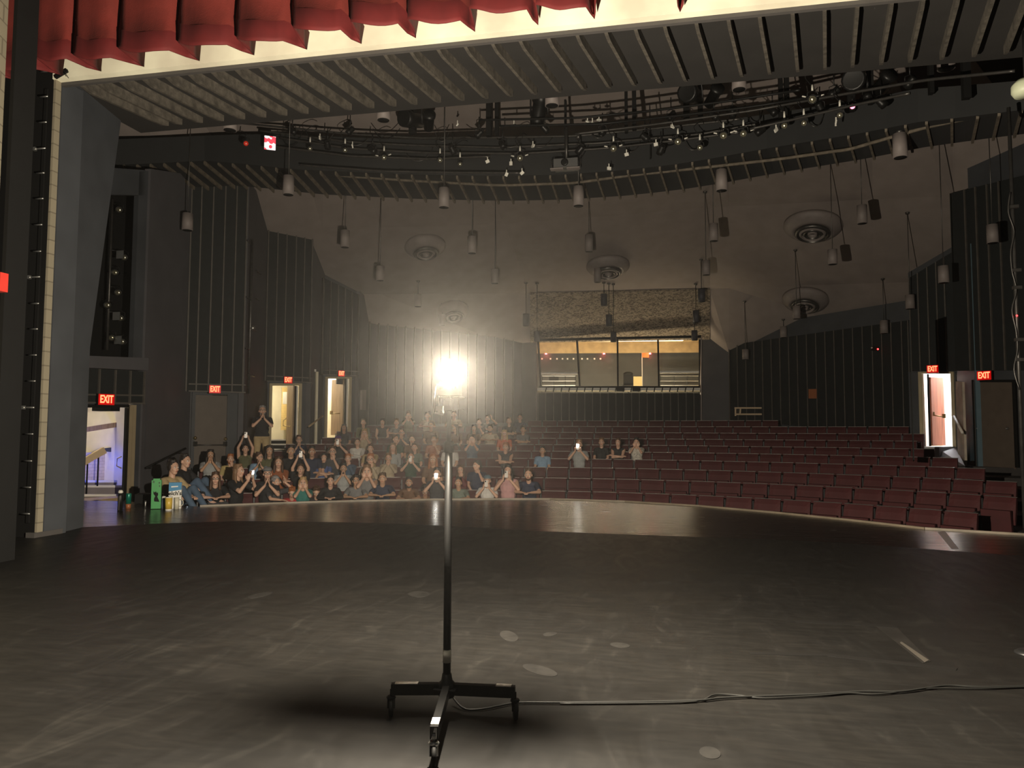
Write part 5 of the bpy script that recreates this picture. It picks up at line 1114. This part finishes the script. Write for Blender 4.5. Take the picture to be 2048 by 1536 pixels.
def person(x, y, pose, top, hairk, hc, lab, skin='p', kind='shirt', trou='denim', gl=0, bd=0, fl=0, scr=0, row=None, sx=1.0, rz=0, D=None, floor=None, mi=1, plab=None):
    P = body(pose); hcz = P['hc']
    if D is not None:
        q = PD(x, y, D); k = None; base = math.atan2(q.x*0-q.x+(-1), q.y)*0
        rot = math.atan2(-(CP.x-q.x), (CP.y+2-q.y))*0 + math.atan2(q.x-(-1), q.y-3)
        rot = -rot
    else:
        if row is not None: k = row; q = Pr(x, y, C0, RR[k]-.16)
        else: k, q = row_of(x, y)
        rot = -math.atan2(q.x-C0[0], q.y-C0[1])*.85
    fz = FZ[k] if k is not None else floor
    off = Matrix.Rotation(rot+rz, 3, 'Z') @ V((hcz.x*mi, hcz.y, 0)); s = (q.z-fz)/hcz.z if fz is not None else 1
    s = max(.96, min(1.16, s))*1.05
    zb_ = q.z-hcz.z*s
    if k is not None: zb_ = q.z-hcz.z*s
    o = bpy.data.objects.new('person', P['body']); COL.objects.link(o)
    o.location = (q.x-off.x*s, q.y-off.y*s, zb_); o.rotation_euler = (0, 0, rot+rz); o.scale = (s*sx*mi, s, s)
    o['label'] = lab; o['category'] = 'person'
    for i, m_ in enumerate((SKM[skin], EYEW, DARK, LIP)): o.material_slots[i].link = 'OBJECT'; o.material_slots[i].material = m_
    child(kind, P[kind], CCM[top], o); child('trousers', P['trousers'], CCM[trou], o)
    if pose in ('stand', 'side'): child('shoe', P['shoe1'], CCM['dark grey'], o); child('shoe', P['shoe2'], CCM['dark grey'], o)
    if hairk: child('cap' if hairk == 'cap' else 'hair', hair(hairk), HCM[hc] if hc in HCM else CCM[hc], o, P['H'])
    if bd: child('beard', beard(), HCM[bd], o, P['H'])
    if gl: child('glasses', glasses(), None, o, P['H'])
    if plab:
        bpy.context.view_layer.update(); c = o.matrix_world @ ((P['hands'][1]+P['hands'][-1])/2+V((0, -.035, .03)))
        phone_at(0, c, rot+rz, plab, flash=fl, screen=scr)
    if k is not None:
        j = min((s_ for s_ in SEATS if s_[0] == k), key=lambda s_: abs(s_[5]-x)); USED.add((k, j[1]))
    return o
D_ = [
 (431, 958, 'rest', 'black', 'long', 'br', 'person in black top with long brown hair and glasses, leftmost in the front row', dict(gl=1)),
 (478, 943, 'phone', 'black', 'long', 'lb', 'person in dark top holding up a bright phone, front left', dict(rz=.9, row=0, fl=12, plab='glowing white phone held up by the person in profile at front left')),
 (535, 948, 'clap', 'black', 'cap', 'grey', 'person in grey cap, glasses and black top with clasped hands, front left', dict(gl=1)),
 (552, 965, 'oneup', 'dark grey', 'curly', 'gr', 'person in dark top with face turned sideways and bare arm across the stage edge', dict(rz=.5, row=0)),
 (584, 985, 'bow', 'red', 'short', 'gi', 'person in red top bowed low over the stage edge', dict(row=0)),
 (606, 966, 'face', 'teal', 'long', 'bl', 'person in teal top with blond hair holding hands to the face', dict(row=0)),
 (633, 984, 'bow', 'black', 'short', 'br', 'person crouching low in front, hand to face with a shining watch', dict(row=0)),
 (661, 963, 'rest', 'black', 'short', 'dk', 'person with moustache in black sweater leaning at the stage edge', dict(kind='sweater')),
 (712, 962, 'rest', 'grey', 'curly', 'dk', 'person with dark curly hair, glasses and grey top at the stage edge', dict(gl=1, skin='t')),
 (765, 958, 'rest', 'navy', 'short', 'br', 'broad person in dark printed tee at the centre left of the front row', dict(skin='t', sx=1.08)),
 (818, 966, 'rest', 'brown', 'short', 'dk', 'bearded person in brown top beside the bowed dark figure, front row', dict(skin='m', bd='dk')),
 (850, 982, 'bow', 'brown', 'curly', 'dk', 'dark figure bowed forward just left of the lamp pole, front row', dict(skin='m', row=0)),
 (917, 966, 'rest', 'grey green', 'short', 'dk', 'person in pale grey green tee just right of the lamp pole, front row', dict(skin='t')),
 (975, 962, 'phone', 'white', 'cap', 'bg', 'person in white top and blue cap photographing with a phone, front row', dict(plab='phone held up by the person in the blue cap', scr=0)),
 (347, 936, 'side', 'tan', 'bun', 'dk', 'person with dark hair in tan top sitting by the grey wall at far left', dict(D=15.6, floor=-.55, rz=.7)),
 (371, 923, 'side', 'black', 'short', 'dk', 'person in black tee sitting behind the one in tan at far left', dict(D=16.6, floor=-.4, rz=.9)),
 (421, 911, 'mouth', 'light grey', 'long', 'dk', 'person in grey tee with long dark hair, hands at the mouth, by the closed door', dict(skin='t')),
 (461, 919, 'chin', 'yellowish', 'short', 'gi', 'bearded person in yellowish top below the closed door', dict(bd='gi')),
 (491, 899, 'high', 'olive', 'curly', 'dk', 'person in olive top raising both arms with a phone overhead', dict(kind='tank', plab='phone held high overhead by the person in the olive top')),
 (519, 915, 'clapturn', 'light blue', 'short', 'br', 'laughing person in light blue tee and glasses, clapping and turned aside', dict(gl=1)),
 (539, 903, 'idle', 'olive', 'long', 'dk', 'person with long dark hair and olive top behind the light blue tee', dict(skin='t')),
 (557, 926, 'cross', 'rust', 'long', 'br', 'person with long brown hair and rust top, arms crossed', dict()),
 (582, 903, 'idle', 'black', 'short', 'dk', 'person in black tee with a pale triangle print', dict(skin='t', sx=1.1)),
 (598, 880, 'clap', 'navy', 'short', 'br', 'person in glasses and navy top clapping just right of the middle doorway', dict(gl=1)),
 (601, 940, 'high', 'black', 'short', 'br', 'person with both pale arms stretched up holding a phone, second row', dict(row=1, plab='phone held up by two pale arms near the second row')),
 (624, 904, 'idle', 'navy', 'thin', 'dk', 'person with very short hair and navy top, third row left', dict(skin='m')),
 (648, 917, 'cross', 'blue', 'bun', 'dk', 'smiling person in blue tee with tied dark hair holding a cup', dict()),
 (665, 904, 'chin', 'dark grey', 'short', 'br', 'person in glasses and dark grey top behind the blue tee', dict(gl=1)),
 (676, 881, 'phone', 'black', 'cap', 'purple', 'broad person in black tee with a pale phone, purple face light painted as cap', dict(sx=1.1, plab='pale phone held by the broad person in black tee')),  # purple cap colour stands in for purple light on the face
 (688, 857, 'idle', 'dark grey', 'long', 'dk', 'person with long dark hair right in front of the far doorway', dict(skin='m')),
 (696, 918, 'chin', 'denim', 'short', 'gi', 'ginger haired person in denim jacket with hand at the chin', dict(kind='sweater')),
 (687, 938, 'mouth', 'light grey', 'short', 'dk', 'dark bearded person in pale grey top with palms pressed together', dict(bd='dk', skin='t')),
 (715, 886, 'cross', 'white', 'short', 'br', 'person in white long sleeved top with arms crossed', dict(kind='sweater')),
 (729, 867, 'face', 'beige', 'long', 'bl', 'blond person with long hair and beige top right of the far doorway', dict()),
 (727, 846, 'idle', 'olive', 'short', 'br', 'person in olive jacket, highest head right of the far doorway', dict(kind='sweater')),
 (741, 898, 'chin', 'tan', 'short', 'br', 'person in tan top with hand to cheek, left block centre', dict()),
 (741, 920, 'chin', 'beige', 'short', 'gi', 'red haired person in glasses and beige sweater, hand at mouth', dict(kind='sweater', gl=1)),
 (734, 943, 'face', 'grey', 'long', 'lb', 'person covering the face, one bare arm raised, second row', dict(kind='tank')),
 (777, 917, 'mouth', 'beige', 'short', 'lb', 'person in beige jacket over black with hands at the mouth', dict(kind='sweater', sx=1.05)),
 (786, 896, 'idle', 'light grey', 'long', 'lb', 'person in light grey jacket with fair hair behind the beige jacket', dict(kind='sweater')),
 (791, 879, 'idleleft', 'dark green', 'short', 'br', 'person in dark green tee looking aside, left block upper rows', dict()),
 (803, 866, 'clap', 'dark grey', 'short', 'br', 'person in glasses clapping in front of the black tank top', dict(gl=1)),
 (765, 846, 'idle', 'black', 'bun', 'dk', 'person in black tank top with tied dark hair, upper rows', dict(kind='tank')),
 (793, 846, 'rest', 'grey', 'short', 'lb', 'person in grey tee resting forearms on the seat in front, upper rows', dict()),
 (795, 826, 'mouth', 'tan', 'short', 'br', 'person in tan top high at the back with hands at the mouth', dict(kind='sweater')),
 (817, 831, 'face', 'olive', 'bun', 'br', 'person in olive top at the back with hands raised to the face', dict()),
 (822, 914, 'phone', 'dark green', 'short', 'br', 'person in dark green tee holding a phone before the face, third row', dict(row=None, plab='phone held by the person in the dark green tee')),
 (829, 896, 'idle', 'grey green', 'short', 'br', 'person in grey green tee behind the one with the phone', dict()),
 (824, 880, 'idle', 'brown', 'thin', 'br', 'person in brown top, just behind the grey green tee', dict(skin='t')),
 (855, 832, 'rest', 'beige', 'short', 'dk', 'person in beige top at the back left of the bulb stand', dict()),
 (862, 852, 'idle', 'brown', 'short', 'br', 'person in brown top below the beige one at the back', dict(skin='t')),
 (868, 880, 'chin', 'rust', 'short', 'br', 'person in rust top with a raised forearm left of the lamp pole', dict(skin='t')),
 (866, 920, 'idle', 'brown', 'long', 'gi', 'person with reddish hair above the bright phone light', dict(skin='t')),
 (874, 948, 'phone', 'dark grey', 'short', 'dk', 'person hidden behind a glaring phone light left of the lamp pole', dict(fl=60, plab='phone with glaring white light just left of the lamp pole')),
 (900, 893, 'idle', 'white', 'short', 'br', 'person in white shirt half hidden behind the lamp pole', dict()),
 (911, 858, 'idleright', 'brown', 'long', 'br', 'person with long hair looking aside, right of the upper pole', dict(skin='t')),
 (908, 830, 'rest', 'beige', 'short', 'br', 'person in pale top at the back directly behind the pole top', dict()),
 (921, 941, 'chin', 'maroon', 'long', 'br', 'person in maroon jacket with hand on chin right of the pole', dict(kind='sweater')),
 (944, 879, 'face', 'denim', 'short', 'br', 'person in blue grey tee hiding the face in both hands', dict()),
 (948, 858, 'idle', 'brown', 'long', 'dk', 'person with long dark hair behind the hidden face', dict(skin='t')),
 (958, 846, 'chin', 'dark grey', 'short', 'br', 'person with hand at chin beside the raised arm, upper right of pole', dict()),
 (975, 838, 'oneup', 'grey', 'short', 'br', 'person at the back raising one bent arm, right of the pole', dict()),
 (980, 858, 'rest', 'beige', 'short', 'dk', 'dark bearded person in beige tee resting arms, right of the pole', dict(bd='dk', skin='t', sx=1.1)),
 (954, 932, 'neck', 'navy', 'short', 'dk', 'person in navy tee looking left with a hand at the neck', dict(sx=1.05)),
 (1009, 869, 'idle', 'orange', 'long', 'bl', 'blond person in orange top right of the pole', dict()),
 (1011, 895, 'cross', 'dark grey', 'short', 'gi', 'person in dark tank top with bare arms crossed over the chest', dict(kind='tank')),
 (1018, 843, 'cross', 'black', 'short', 'br', 'person in black tee with folded arms, back row near the red seats', dict(gl=0)),
 (1040, 836, 'idle', 'navy', 'short', 'dk', 'rightmost person of the back rows, in glasses and navy tee', dict(gl=1)),
 (1046, 860, 'cross', 'grey', 'curly', 'dk', 'person with dark curly hair and grey tee, arms folded, right edge of the crowd', dict(skin='t')),
 (1016, 943, 'phone', 'pink', 'long', 'dk', 'person with long dark hair and pink tank top holding a phone', dict(kind='tank', plab='phone held by the person with long dark hair in the second row')),
 (1057, 950, 'rest', 'navy', 'short', 'br', 'bearded person in navy tee leaning on the red seats, right end of the group', dict(bd='br')),
 (1085, 902, 'idle', 'light blue', 'short', 'dk', 'person in pale blue tee sitting alone right of the crowd', dict(skin='t')),
 (1158, 890, 'phone', 'light grey', 'short', 'lb', 'person behind a bright phone flash, leftmost of the four sitting apart', dict(fl=80, plab='phone with dazzling flash, held by the leftmost of the four sitting apart')),
 (1203, 885, 'idle', 'black', 'short', 'lb', 'person in black printed tee beside the phone flash', dict()),
 (1236, 886, 'cross', 'black', 'bun', 'br', 'person in black vest with folded arms between two seated neighbours', dict(kind='tank')),
 (1273, 885, 'face', 'patterned white', 'short', 'dk', 'person in patterned white shirt with hands at the eyes, rightmost of the crowd', dict()),
]
for a in D_:
    person(*a[:7], **a[7])
# the standing person by the middle doorway
person(525, 822, 'stand', 'black', 'short', 'gr', 'standing person in black tee and tan shorts clapping beside the middle doorway', D=20.6, floor=None, gl=1, bd='gr', trou='tan', sx=1.12)
build_seats()
# extra details worn or held
def onray(x, y, d): return PD(x, y, d)
# ============================================================ THINGS ON THE APRON AT LEFT
def at0(x, y): p = Pz(x, y, -.012); return p
def lathe_thing(name, label, cat, c, prof, m, n=18):
    mb = MB(); mb.lathe(c, prof, n); return mb.build(name, m, label=label, cat=cat, loc=c)
px = 13.9/F     # metres per pixel there
# green carton
c = at0(312, 1018); R_ = Matrix.Rotation(.55, 3, 'Z')
g = thing('snack_carton', 'tall green carton with a black cat-like figure standing on the stage edge', 'carton', c)
mb = MB(); mb.box(c+V((0, 0, .28)), (.17, .12, .54), R_); mb.box(c+V((0, 0, .56)), (.12, .09, .04), R_); part(mb, 'carton_body', mat('carton_green', (.035, .30, .07), .45), g)
def rel(u, z): return c+R_ @ V((u, -.062, 0))+V((0, 0, z))
mb = MB(); blob = [(-.05, .34), (-.03, .32), (-.005, .34), (.01, .31), (.03, .32), (.035, .27), (.02, .24), (.045, .18), (.06, .14), (-.03, .15), (-.035, .2), (-.015, .25), (-.045, .29)]
mb.slab([rel(u, z) for u, z in blob], R_ @ V((0, -.003, 0))); part(mb, 'printed_figure', M['black'], g)
for u, z, s in ((-.05, .52, .03), (.05, .50, .025), (.055, .44, .02)):
    mb = MB(); mb.box(rel(u, z), (s, .004, .035), R_); part(mb, 'printed_mark', mat('dark_green', (.01, .08, .02), .5), g)
# white and blue carton with lettering
c = at0(340, 1018)+V((.02, .12, 0)); R_ = Matrix.Rotation(.5, 3, 'Z'); n = R_ @ V((0, -1, 0)); w_ = .225
g = thing('snack_box', 'blue and white carton with dark lettering behind the yellow cup', 'carton', c)
mb = MB(); mb.box(c+V((0, 0, .25)), (w_, .1, .50), R_); part(mb, 'carton_body', M['white'], g)
def rel(u, z): return c+R_ @ V((u, -.052, 0))+V((0, 0, z))
mb = MB(); mb.slab([rel(-w_/2, .50), rel(w_/2, .50), rel(w_/2, .36), rel(-w_/2, .33)], R_ @ V((0, -.003, 0))); part(mb, 'blue_panel', mat('box_blue', (.04, .22, .42), .5), g)
mb = MB(); mb.slab([rel(-.07, .43), rel(.05, .435), rel(.05, .415), rel(-.07, .405)], R_ @ V((0, -.005, 0))); part(mb, 'white_stripe', M['white'], g)
put_text("elch's", .105, M['black'], rel(.0, .29)+n*.004, n, g, bold=.002)
# containers
c = at0(341, 1020)+V((.03, -.1, 0)); g = thing('drink_cup', 'tall yellow cup with white base in front of the blue and white carton', 'cup', c)
mb = MB(); mb.lathe(c, [(0, 0), (.058, 0), (.058, .03), (0, .03)], 20); part(mb, 'base', M['white'], g)
mb = MB(); mb.lathe(c, [(0, .03), (.06, .03), (.065, .24), (.0, .24)], 20); part(mb, 'cup_body', mat('yellow_cup', (.62, .42, .07), .35), g)
mb = MB(); mb.lathe(c, [(0, .24), (.067, .24), (.067, .255), (0, .255)], 20); part(mb, 'rim', M['tape'], g)
c = at0(353, 1018); g = thing('mug', 'cream mug with a handle right of the yellow cup', 'mug', c)
mb = MB(); mb.lathe(c, [(0, 0), (.042, 0), (.045, .22), (.038, .22), (.036, .02), (0, .02)], 20); part(mb, 'mug_body', mat('cream_mug', (.62, .58, .45), .4), g)
mb = MB(); mb.tube(smooth([c+V((.04, .02, .18)), c+V((.09, .04, .17)), c+V((.105, .05, .11)), c+V((.08, .04, .06)), c+V((.04, .02, .05))]), .008, 6); part(mb, 'handle', MATS['cream_mug'], g)
c = at0(327, 1018); g = thing('water_bottle', 'grey blue bottle with white lid between the green carton and the yellow cup', 'bottle', c)
mb = MB(); mb.lathe(c, [(0, 0), (.045, 0), (.05, .06), (.042, .17), (.03, .2), (0, .2)], 18); part(mb, 'bottle_body', mat('bottle_greyblue', (.08, .10, .13), .3), g)
mb = MB(); mb.lathe(c+V((0, 0, .2)), [(0, 0), (.035, 0), (.035, .035), (.02, .045), (0, .045)], 18); part(mb, 'lid', M['tape'], g)
c = at0(240, 1022); g = thing('water_bottle', 'tall black bottle with pale cap in front of the leftmost doorway', 'bottle', c)
mb = MB(); mb.lathe(c, [(0, 0), (.045, 0), (.045, .28), (.03, .33), (0, .33)], 18); part(mb, 'bottle_body', M['blackm'], g)
mb = MB(); mb.lathe(c+V((0, 0, .33)), [(0, 0), (.035, 0), (.045, .02), (.03, .055), (0, .06)], 18); part(mb, 'cap', M['tape'], g)
mb = MB(); mb.box(c+V((.01, -.045, .15)), (.008, .004, .26)); part(mb, 'highlight_strip', M['pend'], g)
c = at0(256.5, 1017); g = thing('insulated_bottle', 'green and orange bottle with dark lid beside the black bottle', 'bottle', c)
mb = MB(); mb.lathe(c, [(0, 0), (.045, 0), (.048, .09), (0, .09)], 18); part(mb, 'orange_base', mat('bottle_orange', (.34, .12, .05), .35), g)
mb = MB(); mb.lathe(c, [(0, .09), (.048, .09), (.05, .28), (.045, .29), (0, .29)], 18); part(mb, 'green_body', mat('bottle_green', (.01, .16, .11), .25, .3), g)
c = at0(290.5, 1016); lathe_thing('tealight_glass', 'tiny clear glass left of the green carton', 'glass', c, [(0, 0), (.018, 0), (.014, .05), (.02, .10), (.016, .14), (0, .14)], M['steel'])
mb = MB(); p = at0(282, 1008); mb.box(p+V((0, .3, .09)), (.55, .4, .2), Matrix.Rotation(.5, 3, 'Z')); mb.build('stage_block', M['black'], label='low black block against the wall right of the leftmost doorway', cat='block')
p = at0(366, 1006); mb = MB(); mb.box(p+V((0, .1, .10)), (.19, .10, .01), Matrix.Rotation(.4, 3, 'Z')); mb.box(p+V((0, .14, .05)), (.10, .03, .1)); mb.build('phone_screen', emat('white_screen', (.8, .9, 1), 6), label='glowing white phone screen on the stage edge by the cream mug', cat='phone')
# footprints, tape marks and scratches on the stage are dull dirt marks in relief-free paint
def mark(pts, z, m, label):
    mb = MB(); mb.slab([Pz(x, y, z) for x, y in pts], (0, 0, -.0015)); mb.build('floor_mark', m, label=label, cat='mark')
dust = mat('dust_mark', (.0105, .0097, .0086), .6, var=.35, scale=9, spec=.3)
def ell(cx, cy, a, b, th=0, n=18): return [(cx+a*math.cos(t)*math.cos(th)-b*math.sin(t)*math.sin(th), cy+a*math.cos(t)*math.sin(th)+b*math.sin(t)*math.cos(th)) for t in [2*math.pi*i/n for i in range(n)]]
for i, (cx, cy, a, b, th, l) in enumerate([(1018, 1272, 19, 10, .3, 'pale shoe print nearest the white pole tape'), (1080, 1340, 36, 9, .25, 'long pale shoe print right of the lamp pole'), (1100, 1268, 14, 4, -.1, 'small pale smear above the long shoe print'), (838, 1188, 22, 6, 0, 'pale smudge left of the pole in mid stage'), (1240, 1290, 20, 5, .1, 'faint smudge in the middle of the right floor'), (520, 1190, 26, 4, -.2, 'faint smear at left of mid stage'), (1420, 1505, 22, 12, .2, 'pale print near the bottom edge')]):
    mark(ell(cx, cy, a, b, th), .0018, dust, l)
tp_ = mat('floor_tape', (.012, .011, .0098), .45, var=.3); dk_ = mat('floor_tape_dark', (.005, .0045, .004), .5)
mark([(1752, 1252), (1795, 1256), (1862, 1322), (1846, 1326)], .002, tp_, 'diagonal strip of worn tape on the right of the stage')
mark([(1800, 1285), (1803, 1283), (1858, 1320), (1850, 1324)], .004, mat('tape_edge', (.05, .044, .036), .5), 'pale torn edge of the diagonal tape strip')
mark([(1590, 1240), (1790, 1250), (1796, 1255), (1592, 1244)], .0022, dk_, 'long dark seam running left from the diagonal tape')
mark([(1500, 1304), (1660, 1307), (1915, 1336), (1912, 1341), (1655, 1312), (1500, 1308)], .0022, dk_, 'long dark seam below the diagonal tape')
mark([(1875, 1064), (1890, 1062), (1918, 1098), (1903, 1098)], -.0105, mat('apron_tape', (.12, .11, .10), .4), 'pale tape patch on the apron near the right end')
p = Pz(2046, 1302, .02); mb = MB(); mb.lathe(p-V((-.04, 0, .02)), [(0, 0), (.09, 0), (.09, .012), (.06, .03), (0, .03)], 24); mb.build('floor_socket', M['blackm'], label='round dark socket on the stage floor at the right edge', cat='socket')
# ============================================================ HAZE ADDED FOR THE LENS GLARE
mb = MB(); mb.box((-1.5, 12, 4.6), (36, 46, 16)); hz = mb.build('haze', (), kind='stuff')  # volume added for the glow that lens glare makes round the bulb
hz['label'] = 'thin haze added to stand in for lens glare around the bulb'; hz['category'] = 'haze'
hm = bpy.data.materials.new('haze'); hm.use_nodes = True; nt = hm.node_tree; nt.nodes.clear()
vs_ = nt.nodes.new('ShaderNodeVolumeScatter'); vs_.inputs['Density'].default_value = HAZE; vs_.inputs['Anisotropy'].default_value = .88; vs_.inputs['Color'].default_value = (1, .97, .92, 1)
o_ = nt.nodes.new('ShaderNodeOutputMaterial'); nt.links.new(vs_.outputs[0], o_.inputs['Volume']); hz.data.materials.append(hm)
